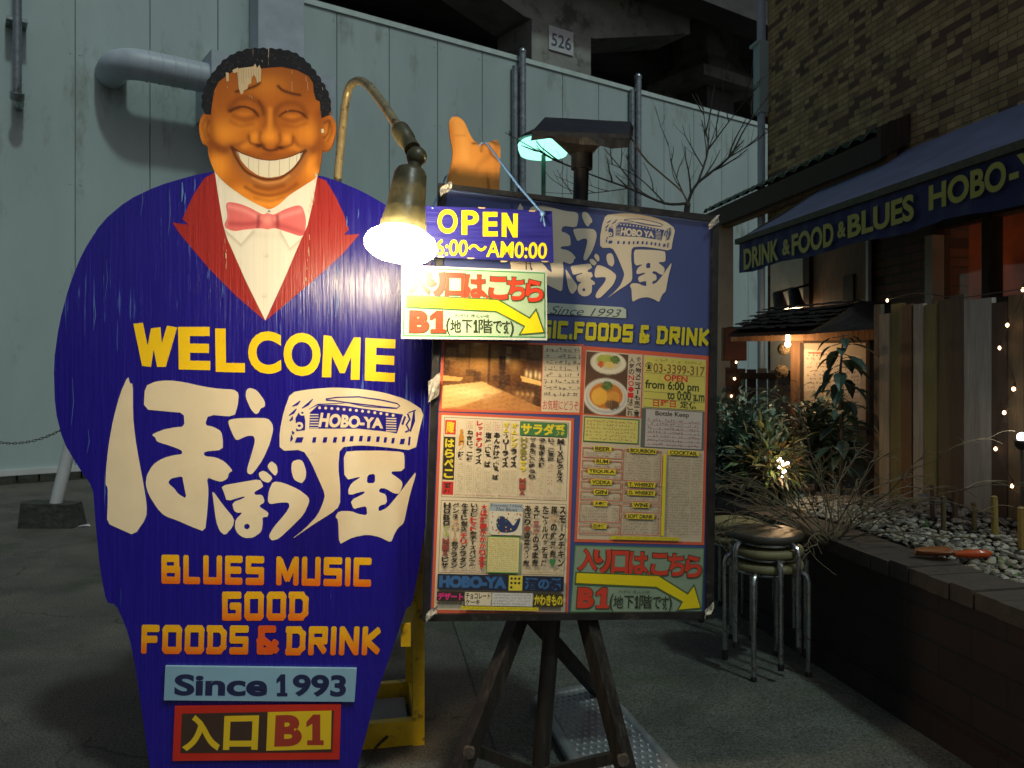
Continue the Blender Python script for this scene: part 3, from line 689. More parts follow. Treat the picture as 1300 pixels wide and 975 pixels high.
# tiled lean-to roof
EO = .24
ra, rb = FP.p(892, 268, EO), FP.p(1116, 178, EO)
ze = (ra.z+rb.z)/2; xa, xb = ra.x, rb.x
V = []; Fc = []; nt_x = int((xb-xa)/.20)*8; rows = 22
for j in range(rows+1):
    t = j/rows; yy = -EO+t*(EO-.0); zz = ze+t*.12
    for i in range(nt_x+1):
        x = xa+(xb-xa)*i/nt_x; ph = (i % 8)/8
        hgt = .035*abs(math.sin(math.pi*ph)) + .018*((1-t*4) % 1)
        V.append((x, yy-hgt*.4, zz+hgt))
for j in range(rows):
    for i in range(nt_x):
        a = j*(nt_x+1)+i; Fc.append((a, a+1, a+nt_x+2, a+nt_x+1))
er = mesh_obj('tiled_roof', V, Fc, M['tile'], bd)
mb = MB(); mb.hexa([(xa, -EO+.02, ze-.10), (xb, -EO+.02, ze-.10), (xb, -.005, ze+.01), (xa, -.005, ze+.01)], [(xa, -EO+.02, ze-.005), (xb, -EO+.02, ze-.005), (xb, -.005, ze+.105), (xa, -.005, ze+.105)])
mb.box(xa, -EO-.005, ze-.20, xb, -EO+.015, ze-.012); mb.hexa([(xb, -EO-.02, ze-.2), (xb+.05, -EO-.02, ze-.2), (xb+.05, -.01, ze-.06), (xb, -.01, ze-.06)], [(xb, -EO-.02, ze+.05), (xb+.05, -EO-.02, ze+.05), (xb+.05, -.01, ze+.16), (xb, -.01, ze+.16)])
mb.build('eave_boards', M['timber_dk'], er)
mb = MB(); p_ = FP.p(914, 400, EO-.08); mb.box(p_.x-.09, -EO+.02, 0, p_.x+.09, -EO+.2, ze-.1); mb.build('porch_post', M['cream'], bd)
mb = MB(); q_ = FP.p(915, 300, EO-.1); mb.box(q_.x, -EO+.07, ze-.22, xb, -EO+.15, ze-.11); mb.build('porch_beam', M['timber'], bd)
# awning
AO = .93
va0, va1 = FP.p(938, 305, AO), FP.p(1300, 176, AO); vb0, vb1 = FP.p(941, 349, AO), FP.p(1300, 252, AO)
zt_, zb_ = (va0.z+va1.z)/2, (vb0.z+vb1.z)/2; xA, xB = va0.x, FP.p(1420, 200, AO).x
aw = bpy.data.objects.new('awning', None)
nx, nz_ = 120, 6; V = []; Fc = []
for j in range(nz_+1):
    for i in range(nx+1):
        x = xA+(xB-xA)*i/nx; z = zt_-.035+(zb_-zt_+.035)*j/nz_
        V.append((x, -AO+.012*math.sin(x*9+1)*(j/nz_)+.006*math.sin(x*31), z+(.01*math.sin(x*7.)*(j == nz_))))
for j in range(nz_):
    for i in range(nx):
        a = j*(nx+1)+i; Fc.append((a, a+1, a+nx+2, a+nx+1))
aw = mesh_obj('awning', V, Fc, M['awning'], bd)
zr_ = FP.p(1300, 131, 0).z
V = []; Fc = []
for j in range(9):
    for i in range(nx+1):
        x = xA+(xB-xA)*i/nx; t = j/8
        V.append((x, -AO+t*(AO-.01), zt_+(zr_-zt_)*t-.03*math.sin(math.pi*t)*(.7+.3*math.sin(x*5.2))))
for j in range(8):
    for i in range(nx):
        a = j*(nx+1)+i; Fc.append((a, a+1, a+nx+2, a+nx+1))
mesh_obj('canopy', V, Fc, M['awning_top'], aw)
mb = MB(); mb.box(xA-.02, -AO-.03, zt_-.045, xB, -AO+.02, zt_-.0); mb.bar((xA, -AO, zt_-.02), (xA, 0, zr_-.02), .03, .03); mb.build('front_rail', M['bar_olive'], aw)
ycol = (.50, .46, .06)
s = Sheet(FP, AO+.024, .0002)
s.text('DRINK', [(944, 317), (988, 303), (988, 330), (944, 343)], ycol, .035)
s.text('&', [(993, 305), (1003, 302), (1003, 322), (993, 325)], ycol, .035)
s.text('FOOD', [(1005, 298), (1058, 281), (1058, 312), (1005, 325)], ycol, .035)
s.text('&', [(1063, 283), (1074, 279), (1074, 300), (1063, 303)], ycol, .035)
s.text('BLUES', [(1076, 274), (1160, 245), (1160, 279), (1076, 303)], ycol, .035)
s.build('lettering', M['letter'], aw); s = Sheet(FP, AO+.024)
s.text('HOBO', [(1179, 236), (1277, 201), (1277, 240), (1179, 268)], ycol, .035)
s.text('-YA', [(1281, 200), (1345, 177), (1345, 219), (1281, 238)], ycol, .035)
s.build('lettering', M['letter'], aw)

# ------------------------------------------------------------------ planter with pebbles
pb = gnd(1233, 966); pdir = Vector((-.195, 1, 0)).normalized(); PYAW = math.degrees(math.atan2(-pdir.y, -pdir.x))
PP = Plane(pb.x, pb.y, PYAW)       # local x towards the viewer, local y into the bed
PH = .565
pt = thing('brick_planter', 'long dark brick planter bed along the building front', 'planter', PP.O, PP.yaw)
xL, xR, DEP = -4.6, 2.2, 1.9
mb = MB(); mb.box(xL, 0, 0, xR, .2, PH-.06); mb.box(xL, .2, 0, xL+.2, DEP, PH-.06); mb.build('brick_wall', M['planter'], pt)
mb = MB(); mb.box(xL-.02, -.035, 0, xR, -.002, .09); mb.build('plinth', M['planter'], pt)
mb = MB(); x = xL; rnd = random.Random(11)
while x < xR:
    wdt = .105; dz = rnd.uniform(-.004, .004); dy = rnd.uniform(-.006, .006)
    mb.box(x+.003, -.012+dy, PH-.058, x+wdt-.003, .215+dy, PH+dz); x += wdt
mb.build('cap_course', M['planter_cap'], pt)
def bedz(x, y):
    l = FP  # mound of pebbles near the front
    m1 = .13*math.exp(-((x+.75)**2/.35+(y-.62)**2/.12)); m2 = .05*math.exp(-((x+1.6)**2/.2+(y-.5)**2/.1))
    return PH-.04+m1+m2
V = []; Fc = []; nx, ny = 70, 22
for j in range(ny+1):
    for i in range(nx+1):
        x = xL+.1+(xR-xL-.2)*i/nx; y = .2+(DEP-.2)*j/ny; V.append((x, y, bedz(x, y)+random.uniform(-.006, .006)))
for j in range(ny):
    for i in range(nx):
        a = j*(nx+1)+i; Fc.append((a, a+1, a+nx+2, a+nx+1))
mesh_obj('soil', V, Fc, M['soil'], pt, smooth=True)
mb = MB(); rnd = random.Random(5)
for i in range(6500):
    x = rnd.uniform(-2.6, 1.0); y = .23+abs(rnd.gauss(0, .38))
    if y > 1.25: continue
    r = rnd.uniform(.006, .017); c = rnd.choice(((.34, .33, .28), (.24, .23, .19), (.15, .14, .11), (.25, .22, .16), (.07, .065, .05)))
    mb.cur = c
    mb.ball((x, y, bedz(x, y)+r*.35+rnd.uniform(0, .012)), r*rnd.uniform(1, 1.5), r, r*.62, n=7, m=4, rot=Matrix.Rotation(rnd.uniform(0, 3), 3, 'Z') @ Matrix.Rotation(rnd.uniform(-.5, .5), 3, 'X'))
pbs = mb.build('pebbles', M['pebble'], None, True, cols=True); pbs.location = PP.O; pbs.rotation_euler = (0, 0, PP.yaw)
tag(pbs, 'pale rounded pebbles heaped over the planter soil', 'pebbles', kind='stuff')

def bedpt(px, py, off=0.):
    """where a picture ray meets the bed surface"""
    return gnd(px, py, PH)
# orange hand trowel
tw = bedpt(1216, 712); M['orange_blade'] = mat('dull_orange_plastic', (.34, .13, .05), .3, var=.2, trans=.3)
tr = thing('hand_trowel', 'bright orange plastic hand trowel lying on the pebbles', 'trowel', (tw.x, tw.y, PH+.012), R(-12))
mb = MB(); mb.hexa([(-.135, -.03, -.004), (-.06, -.055, .0), (.0, -.05, .01), (.0, .05, .01)], [(-.135, .03, .002), (-.06, -.05, .008), (.0, -.045, .018), (.0, .055, .018)])
mb2 = MB(); prof = []
V = []; Fc = []
for i in range(9):
    t = i/8; wv = .052*math.sin(math.pi*(.10+.62*t)) if t < .9 else .018
    for j in range(7):
        a = (j/6-.5)*2; V.append((-.15+.14*t, a*wv, .022*a*a+.008*t))
for i in range(8):
    for j in range(6):
        q_ = i*7+j; Fc.append((q_, q_+1, q_+8, q_+7))
bl = mesh_obj('blade', V, Fc, M['orange_blade'], tr, smooth=True); sm = bl.modifiers.new('solid', 'SOLIDIFY'); sm.thickness = .004
mb = MB(); mb.lathe([(.012, 0), (.012, .02), (.016, .04), (.017, .08), (.015, .11), (.009, .125)], (-.012, 0, .014), (1, 0, .05), 14); mb.build('handle', M['orange'], tr, True)

# ------------------------------------------------------------------ plank fence in the bed
fo = at(1108, 640, 4.25); fo.z = 0
FE = Plane(fo.x, fo.y, -80)
fe = thing('plank_fence', 'fence of mixed pale, olive and brown planks under the awning', 'fence', FE.O, FE.yaw)
cuts = [1108, 1117, 1130, 1144, 1158, 1160, 1173, 1189, 1206, 1224, 1260, 1280, 1300, 1325, 1352, 1380, 1420]
cl = [(.15, .12, .08), (.30, .27, .20), (.18, .16, .06), (.15, .085, .04), (.06, .05, .04), (.36, .33, .27), (.21, .19, .07), (.15, .11, .055), (.11, .075, .045), (.38, .36, .31), (.08, .05, .035), (.16, .11, .06), (.2, .15, .08), (.4, .36, .28), (.15, .1, .05), (.25, .2, .1)]
ztp = 1.60; mb = MB(); rnd = random.Random(2)
for i in range(len(cuts)-1):
    a = FE.p(cuts[i], 500).x; b_ = FE.p(cuts[i+1], 500).x; mb.cur = cl[i % len(cl)]
    dz = rnd.uniform(-.03, .03); yy = rnd.uniform(-.006, .006)
    mb.box(a+.002, yy, PH-.12, b_-.002, yy+.022, ztp+dz)
mb.build('planks', M['plank'], fe, cols=True)
mb = MB(); a = FE.p(1108, 500).x; b_ = FE.p(1420, 500).x
for z in (.8, 1.4): mb.box(a, .032, z, b_, .07, z+.07)
mb.build('rail', M['timber_dk'], fe)
# short bamboo stakes edging the bed
sk = [(1197, 632, 690, .010, (.10, .07, .03)), (1212, 622, 685, .011, (.13, .08, .04)), (1236, 640, 694, .010, (.14, .10, .03)), (1262, 632, 700, .013, (.26, .19, .04)), (1297, 646, 708, .016, (.30, .20, .05)), (1183, 618, 680, .010, (.08, .05, .03))]
lbs = ['short dark bamboo stake third from left behind the pebbles', 'slender brown bamboo stake with the tallest tip in the pebbles', 'dull olive bamboo stake just left of the yellow stake',
       'yellow bamboo stake upright behind the orange trowel', 'thick yellow orange bamboo stake at the right edge of the photo', 'leftmost dark bamboo stake beside the dry twiggy shrub']
for (px, y0_, y1_, r, c), lb in zip(sk, lbs):
    b0 = bedpt(px, y1_); h = (y1_-y0_)*b0.y/F
    o = thing('bamboo_stake', lb, 'stake', (b0.x, b0.y, PH-.08), 0, 'bamboo stakes edging the planter bed')
    mb = MB(); mb.cur = c; mb.tube([(0, 0, 0), (.004, 0, h*.5), (0, 0, h+.08)], [r, r*1.06, r*.95], 8)
    mb.tube([(0, 0, h*.55), (0, 0, h*.57)], r*1.2, 8); mb.build('cane', M['plank'], o, True, cols=True)
    mb = MB(); mb.cur = tuple(k*.7 for k in c); mb.lathe([(r*.8, 0), (r*1.05, .008), (r*.3, .014)], (0, 0, h+.075), (0, 0, 1), 8); mb.build('cut_top', M['plank'], o, True, cols=True)

# ------------------------------------------------------------------ plants
def bush(name, label, cat, base, ctr, rad, nleaf, ll, lw, cols, seed, stems=14, m=None, grp=None):
    rnd = random.Random(seed); o = thing(name, label, cat, base, 0, grp); mb = MB(); st = MB()
    c = Vector(ctr)-Vector(base); tips = []
    for i in range(stems):
        a = rnd.uniform(0, 6.28); rr = rnd.random()**.5; zz = rnd.uniform(-.4, .95)
        t = c+Vector((rad[0]*rr*math.cos(a), rad[1]*rr*math.sin(a), rad[2]*zz)); m1 = Vector((t.x*.4, t.y*.4, t.z*.55))
        st.tube([(rnd.uniform(-.03, .03), rnd.uniform(-.03, .03), 0), m1, t], [.009, .006, .003], 5); tips.append((m1, t))
    for i in range(nleaf):
        m1, t = rnd.choice(tips); k = rnd.uniform(-.1, 1.15)
        p = m1.lerp(t, k)+Vector((rnd.gauss(0, rad[0]*.20), rnd.gauss(0, rad[1]*.20), rnd.gauss(0, rad[2]*.16)))
        if p.z < .02: continue
        d = (p-c*.8).normalized()+Vector((rnd.uniform(-.8, .8), rnd.uniform(-.8, .8), rnd.uniform(-.7, .5)))
        q_ = rnd.choice(cols); f = rnd.uniform(.7, 1.25); mb.cur = tuple(min(1, x*f) for x in q_); s_ = rnd.uniform(.65, 1.2)
        mb.leaf(p, d, (rnd.uniform(-.4, .4), rnd.uniform(-.4, .4), 1), ll*s_, lw*s_, rnd.uniform(.1, .5))
    st.build('stem', M['bark'], o); mb.build('foliage', M['leafm'], o, cols=True)
    return o
B0 = lambda px, Y: Vector(((px-CX)/F*Y, Y, PH-.05))
bush('leafy_bush', 'dense dark green bush of small leaves just right of the menu board', 'bush', B0(935, 4.75), at(940, 575, 4.75), (.26, .26, .33), 3400, .055, .026, [(.13, .22, .14), (.09, .16, .10), (.19, .27, .18), (.14, .23, .18)], 1, 26)
bush('variegated_shrub', 'pale yellow green striped leaf shrub around the glowing light', 'shrub', B0(975, 4.35), at(972, 590, 4.35), (.15, .15, .24), 800, .085, .022, [(.26, .28, .13), (.13, .19, .07), (.33, .33, .19), (.09, .14, .05), (.17, .13, .06)], 2, 18)
bush('low_bush', 'low green bush half hidden below the notice board', 'bush', B0(1040, 4.6), at(1038, 555, 4.6), (.18, .16, .20), 1300, .06, .028, [(.10, .16, .10), (.15, .21, .13), (.07, .12, .07), (.18, .15, .08)], 3, 14)
# tall plant with big leaves before the notice board
tb = B0(1066, 4.3); tp = thing('tall_leafy_plant', 'tall single stem plant with big drooping leaves before the notice board', 'plant', tb)
mb = MB(); topz = at(1070, 425, 4.3).z-tb.z; mb.tube([(0, 0, 0), (.012, 0, topz*.4), (.0, 0, topz*.75), (.02, 0, topz)], [.012, .01, .008, .004], 7); mb.build('stem', M['bark'], tp)
mb = MB(); rnd = random.Random(9)
for i in range(46):
    t = 1-(i/46)**1.15*.78; a = i*2.4+rnd.uniform(-.3, .3); el = rnd.uniform(-.35, .3)
    mb.cur = rnd.choice(((.03, .06, .04), (.045, .085, .055), (.02, .045, .03), (.06, .10, .07)))
    l_ = rnd.uniform(.10, .155)*(1.0 if t < .95 else .7)
    d = Vector((math.cos(a), math.sin(a)*.8, el)); p0 = Vector((.01, 0, topz*t)); p1 = p0+d*.05
    mb.tube([p0, p1], .0025, 4); mb.leaf(p1, d+Vector((0, 0, -.25)), (0, 0, 1), l_, l_*.46, .4)
mb.build('foliage', M['leafm'], tp, cols=True)
# dry twiggy shrub
db = bedpt(1052, 682); ds = thing('dry_shrub', 'bare tan shrub of arching dry twigs rising from the pebbles', 'shrub', (db.x, db.y, PH-.03))
mb = MB(); rnd = random.Random(21)
def twig(p, d, L, r, lev):
    pts = [p]; n = 7; q_ = Vector(p); dd = Vector(d).normalized()
    for i in range(n):
        dd = (dd+Vector((rnd.uniform(-.30, .30), rnd.uniform(-.30, .30), rnd.uniform(-.24, .06)))).normalized(); q_ = q_+dd*L/n; pts.append(q_.copy())
        if lev and rnd.random() < .5 and i > 0:
            twig(q_.copy(), dd+Vector((rnd.uniform(-.8, .8), rnd.uniform(-.8, .8), rnd.uniform(-.3, .5))), L*rnd.uniform(.3, .55), r*.6, lev-1)
    mb.tube(pts, [max(.0012, r*(1-.75*i/n)) for i in range(n+1)], 5)
for i in range(32):
    a = rnd.uniform(0, 6.28); sp_ = rnd.uniform(.25, 1.5)
    twig((rnd.uniform(-.03, .03), rnd.uniform(-.03, .03), 0), (math.cos(a)*sp_, math.sin(a)*sp_*.8, 1), rnd.uniform(.36, .66), .0048, 2)
mb.build('twigs', M['twig'], ds)
bl_ = MB(); rnd = random.Random(31)
for (px, py) in ((1140, 662), (1152, 660), (1180, 685), (1165, 668), (1275, 720), (1290, 730)):
    p = bedpt(px, py); o = thing('weed_tuft', {1140: 'bright green weed tuft at the foot of the dry shrub', 1152: 'small green weed just right of the brightest weed', 1180: 'tiny weed growing on the pebble mound above the trowel', 1165: 'sparse weed between dry shrub and pebble mound', 1275: 'low weed right of the orange trowel', 1290: 'last low weed at the right end of the pebbles'}[px], 'weed', (p.x, p.y, bedz(*((PP.u.dot(p-PP.O)), PP.n.dot(p-PP.O)))-.005), 0, 'weeds among the pebbles')
    mb = MB()
    for k in range(16):
        a = rnd.uniform(0, 6.28); mb.cur = rnd.choice(((.06, .14, .02), (.09, .17, .03), (.04, .09, .02)))
        mb.leaf((0, 0, .005), (math.cos(a), math.sin(a), rnd.uniform(.3, 1.3)), (0, 0, 1), rnd.uniform(.03, .06), .016, .3)
    mb.build('leaves', M['leafm'], o, cols=True)
pp0 = at(1183, 628, 3.75); fp_ = thing('flower_pot', 'pale grey flower pot standing behind the dry shrub', 'flower pot', (pp0.x, pp0.y, PH-.04))
mb = MB(); mb.lathe([(.001, 0), (.045, 0), (.062, .14), (.068, .14), (.070, .165), (.060, .165), (.055, .12), (.001, .12)], (0, 0, 0), (0, 0, 1), 20, False); mb.build('pot', mat('pale_pot', (.30, .30, .29), .6), fp_, True)
mb = MB(); rnd = random.Random(55)
for i in range(30):
    a = rnd.uniform(0, 6.28); mb.cur = rnd.choice(((.06, .09, .04), (.05, .07, .03), (.12, .09, .05))); mb.leaf((0, 0, .12), (math.cos(a), math.sin(a), rnd.uniform(.2, 1.4)), (0, 0, 1), rnd.uniform(.06, .12), .03, .4)
mb.build('foliage', M['leafm'], fp_, cols=True)
# low slatted fence under the porch
LF = Plane(*(lambda v: (v.x, v.y))(at(948, 520, 7.6)), -6)
lf = thing('low_fence', 'low brown slatted fence in the gap beside the porch post', 'fence', LF.O, LF.yaw)
mb = MB(); rnd = random.Random(19); xa_, xb_ = LF.p(921, 500).x, LF.p(985, 500).x; zt3 = LF.p(940, 468).z; x = xa_
while x < xb_: mb.cur = rnd.choice(((.10, .05, .03), (.16, .10, .06), (.22, .20, .15), (.07, .04, .03))); mb.box(x, -.01, 0, x+.085, .012, zt3+rnd.uniform(-.02, .02)); x += .10
mb.build('slats', M['plank'], lf, cols=True)
mb = MB(); mb.box(xa_, -.035, zt3-.10, xb_, -.012, zt3-.04); mb.build('rail', M['timber_dk'], lf); mb = MB(); mb.box(xa_, -.035, .5, xb_, -.012, .57); mb.build('rail', M['timber_dk'], lf)
mbx = thing('meter_box', 'reddish brown box mounted above the low slatted fence', 'box', LF.world((LF.p(933, 440).x, .06, 0)), LF.yaw)
z0_, z1_ = LF.p(933, 458, -.06).z, LF.p(933, 416, -.06).z
mb = MB(); mb.box(-.11, -.06, z0_, .11, .06, z1_); mb.box(-.03, -.02, 0, .03, .03, z0_); mb.build('cabinet', M['timber'], mbx); mb = MB(); mb.box(-.095, -.068, z0_+.015, .095, -.0605, z1_-.015); mb.build('cover', mat('red_brown_paint', (.26, .09, .05), .6), mbx)
# bare tree behind the menu board
TY = 6.4
tb = at(873, 262, TY); tr0 = Vector((tb.x, TY, 0)); bt = thing('bare_tree', 'leafless dark tree spreading thin branches behind the menu board', 'tree', tr0)
L_ = lambda px, py, dy=0.: at(px, py, TY+dy)-tr0
mb = MB(); mb.tube([(-.05, 0, 0), (-.02, 0, 1.2), L_(866, 330), L_(873, 258)], [.05, .042, .03, .024], 8); mb.build('trunk', M['bark'], bt, True)
mb = MB(); rnd = random.Random(14)
def branch(pix, r0, sub=2, dy=0.):
    pts = [L_(x, y, dy*i/len(pix)) for i, (x, y) in enumerate(pix)]; n = len(pts)
    pts = [Vector(p) for p in spline([tuple(p) for p in pts], 4)]; n = len(pts)
    mb.tube(pts, [max(.002, r0*.72*(1-.8*i/(n-1))) for i in range(n)], 5)
    if sub:
        for i in range(2, n-1):
            if rnd.random() < .72:
                d = (pts[i+1]-pts[i]).normalized(); side = rnd.choice((-1, 1))
                d2 = (d+Vector((side*rnd.uniform(.3, .9), rnd.uniform(-.5, .5), rnd.uniform(-.2, .7)))).normalized()
                Lb = rnd.uniform(.12, .5)*(1.1-.5*i/n); q_ = pts[i]; pp = [q_]
                for k in range(4): d2 = (d2+Vector((rnd.uniform(-.2, .2), rnd.uniform(-.2, .2), .08))).normalized(); q_ = q_+d2*Lb/4; pp.append(q_)
                mb.tube(pp, [r0*.35*(1-.7*k/4)+.0012 for k in range(5)], 4)
                for k in (1, 2, 3):
                    if rnd.random() < .6:
                        d3 = (d2+Vector((rnd.uniform(-.9, .9), rnd.uniform(-.5, .5), rnd.uniform(-.2, .6)))).normalized(); mb.tube([pp[k], pp[k]+d3*Lb*.2, pp[k]+d3*Lb*.38+Vector((0, 0, .01))], [.002, .0016, .001], 4)
branch([(873, 258), (886, 232), (925, 200), (947, 161), (978, 119)], .020)
branch([(886, 232), (899, 190), (895, 160), (893, 135)], .014, dy=.3)
branch([(899, 190), (925, 155), (962, 108)], .010, dy=-.3)
branch([(925, 200), (945, 188), (966, 175)], .010)
branch([(873, 258), (844, 258), (799, 239), (754, 223), (699, 200), (641, 168)], .018, dy=-.5)
branch([(844, 258), (810, 225), (770, 206)], .010, dy=.3)
branch([(873, 258), (855, 215), (848, 180)], .009, dy=.2)
branch([(799, 239), (740, 246), (690, 244)], .007)
mb.build('branches', M['bark'], bt)

# ------------------------------------------------------------------ little roofed notice board
NB = Plane(*(lambda v: (v.x, v.y))(at(1018, 540, 5.0)), -22)
nb = thing('notice_shelter', 'small shingled roof over a lit notice board among the plants', 'notice board', (NB.O.x, NB.O.y, 0), NB.yaw)
P = NB.p
mb = MB(); a = P(1004, 418); b_ = P(1020, 418)
mb.box(a.x, -.03, PH-.1, b_.x, .05, a.z+.02); mb.build('post', M['timber'], nb)
c0 = P(1100, 400); mb = MB(); mb.box(c0.x, -.02, PH-.1, c0.x+.05, .05, c0.z-.05); mb.build('post', M['timber_dk'], nb)
a0, a1 = P(930, 428), P(1032, 424)
mb = MB(); mb.box(a0.x, -.10, a0.z-.03, c0.x+.08, -.055, a0.z+.03); mb.box(a.x+.0, -.04, a0.z+.03, c0.x+.04, .04, a0.z+.09); mb.build('beam', M['timber'], nb)
def slab(name, m_, q4, th):
    mb = MB(); up = Vector((0, 0, th)); mb.hexa(q4, [v+up for v in q4]); return mb.build(name, m_, nb)
rl = [P(925, 428, .45), P(1034, 424, .45), P(1092, 388, -.15), P(978, 398, -.15)]
rf = slab('roof', M['timber_dk'], rl, .02)
mb = MB(); rnd = random.Random(8)
for j in range(6):                         # overlapping bark shingles
    for i in range(16):
        f0, f1 = i/16, (i+1)/16; g0, g1 = j/6-.03, (j+1)/6+.02
        q = lambda f, g: (rl[0].lerp(rl[1], f)).lerp(rl[3].lerp(rl[2], f), min(max(g, -.03), 1))
        z = Vector((0, 0, .022+rnd.uniform(0, .012))); z2 = Vector((0, 0, .045+rnd.uniform(0, .012)))
        mb.hexa([q(f0, g0)+z2, q(f1, g0)+z2, q(f1, g1)+z, q(f0, g1)+z], [v+Vector((0, 0, .008)) for v in (q(f0, g0)+z2, q(f1, g0)+z2, q(f1, g1)+z, q(f0, g1)+z)])
mb.build('shingles', M['dark_wood'], rf)
slab('side_roof', M['dark_wood'], [P(1028, 424, .40), P(1110, 418, .30), P(1148, 390, -.3), P(1092, 386, -.15)], .022)
mb = MB(); n0, n1 = P(1020, 436, .0), P(1099, 440, .0); zt2, zb2 = n0.z, P(1020, 538).z
mb.box(n0.x, -.012, zb2, n1.x, .03, zt2); mb.build('board_back', M['cream'], nb)
mb = MB(); mb.box(n0.x-.02, -.03, zt2, n1.x+.02, .04, zt2+.03); mb.box(n0.x-.02, -.03, zb2-.03, n1.x+.02, .04, zb2)
mb.box(n1.x, -.03, zb2, n1.x+.02, .04, zt2); mb.box(n0.x-.02, -.032, zb2, n0.x, .04, zt2); mb.build('board_frame', M['timber_dk'], nb)
s = Sheet(NB, .0135, .0004)
pc = (.72, .66, .52)
s.poly([(1021, 443), (1052, 446), (1050, 497), (1020, 497)], pc); s.poly([(1056, 448), (1094, 452), (1092, 505), (1055, 503)], (.66, .6, .48)); s.poly([(1024, 503), (1060, 507), (1058, 533), (1023, 531)], (.62, .55, .43))
s.scribble(1024, 448, 1050, 494, 9, (.25, .08, .05), .9); s.scribble(1058, 456, 1091, 500, 9, (.12, .1, .09), .9); s.scribble(1027, 508, 1056, 529, 5, (.12, .1, .09), .9)
s.rect(1026, 447, 1044, 449, (.5, .15, .08)); s.build('notices', M['paper'], nb)
lb_ = P(1000, 437, .13)
mb = MB(); mb.ball(lb_, .018); mb.tube([lb_+Vector((0, 0, .01)), lb_+Vector((0, 0, .06))], .012, 8); mb.build('bulb', M['warm_lamp'], nb, True)
lamp_light('notice_bulb_light', lb_+Vector((.06, -.06, -.04)), 3.4, (1.0, .60, .30), .03, nb)
# woven balls hanging from the beam
for px, py, r, lb in ((995, 443, .038, 'upper woven vine ball hanging from the shelter beam'), (992, 472, .042, 'lower woven vine ball hanging beside the orange post')):
    l = P(px, py, .08); wld = NB.world(l)
    o = thing('woven_ball', lb, 'ornament', wld, 0, 'woven balls hung by the notice board')
    mb = MB(); rnd = random.Random(px)
    for k in range(26):
        ax = Vector((rnd.uniform(-1, 1), rnd.uniform(-1, 1), rnd.uniform(-1, 1))).normalized(); u_ = ax.orthogonal().normalized(); v_ = ax.cross(u_)
        mb.tube([(u_*math.cos(t)+v_*math.sin(t))*r*rnd.uniform(.93, 1.0) for t in [i*2*math.pi/14 for i in range(15)]], .0022, 4)
    mb.build('vine_weave', M['twig'], o)
    mb = MB(); mb.tube([(0, 0, r*.9), (0, 0, (.11 if py < 450 else .085))], .0015, 4); mb.build('string', M['dark_cord'], o)
# pair of small spot lamps above the shelter roof
for px, py, lb, on in ((989, 380, 'left black spotlight with bright white underside above the shelter roof', 1), (1009, 376, 'right black spotlight with small lit spot beside the cream wall', .35)):
    l = FP.p(px, py, .22); o = thing('spotlight', lb, 'lamp', FP.world(l), FP.yaw, 'spotlights over the shelter roof')
    mb = MB(); mb.lathe([(.035, .08), (.05, .06), (.062, -.05), (.08, -.10)], (0, 0, 0), (0, -.25, 1), 16); mb.build('shade', M['black_frame'], o, True)
    mb = MB(); mb.tube([(0, .0, .07), (0, .14, .11), (0, .19, .08)], .012, 8); mb.build('bracket', M['black_frame'], o)
    mb = MB(); mb.lathe([(.074, -.102), (.05, -.112)], (0, 0, 0), (0, -.25, 1), 16); mb.build('lens', M['warm_lamp'], o, True)
    lamp_light('spotlight_light', (0, .03, -.20), 2.2*on, (1.0, .80, .55), .05, o)

# ------------------------------------------------------------------ fairy lights
def fairy(name, label, pts, offs, pl, m_, lit=None, r=.0065):
    o = thing(name, label, 'fairy lights', pl.O, pl.yaw, 'strings of fairy lights')
    L = [pl.p(x, y, f) for (x, y), f in zip(pts, offs)]
    mb = MB(); sp = [Vector(p) for p in spline([tuple(p) for p in L], 5)]; mb.tube(sp, .0022, 4); mb.build('wire', M['dark_cord'], o)
    for p in (L if lit is None else L[:lit]):
        mb = MB(); mb.ball(p+Vector((0, -.012, -.006)), r*random.uniform(.8, 1.15), rz=r*1.3, n=8); b_ = mb.build('bulb', m_, o, True)
        mb = MB(); mb.tube([p+Vector((0, -.012, .004)), p+Vector((0, -.006, .02))], r*.55, 6); mb.build('holder', M['dark_cord'], b_)
    return o
fairy('fairy_light_string', 'fairy light string dropping down the dark planks at the right edge', [(1302, 366), (1282, 411), (1272, 440), (1290, 492), (1278, 522), (1267, 568), (1288, 615)], [.03]*7, FE, M['fairy'])
fairy('fairy_light_string', 'short fairy light string hanging between menu board and shelter', [(936, 459), (934, 480), (930, 502)], [.7]*3, FP, M['fairy'], r=.010)
fairy('fairy_light_string', 'fairy light run with one lit bulb over the top of the plank fence', [(1129, 380), (1165, 372), (1215, 378), (1262, 372), (1302, 366)], [.05]*5, FE, M['fairy'], 1)
# cluster of glowing lights inside the shrub
cl0 = at(994, 592, 4.15); lc = thing('garden_light', 'bright glowing garden light nested inside the variegated shrub', 'garden light', (cl0.x, cl0.y, PH-.04))
hz = cl0.z-(PH-.04); mb = MB(); mb.tube([(0, 0, 0), (0, 0, hz-.03)], .006, 6); mb.build('stake', M['dark_cord'], lc)
mb = MB(); rnd = random.Random(6)
for i in range(13): mb.ball((rnd.gauss(0, .012), rnd.gauss(0, .012), hz+rnd.gauss(0, .03)), rnd.uniform(.004, .009), n=7, m=5)
mb.build('bulbs', M['fairy_w'], lc, True)
lamp_light('garden_light_light', (0, -.03, hz+.02), 1.7, (1.0, .62, .28), .03, lc)

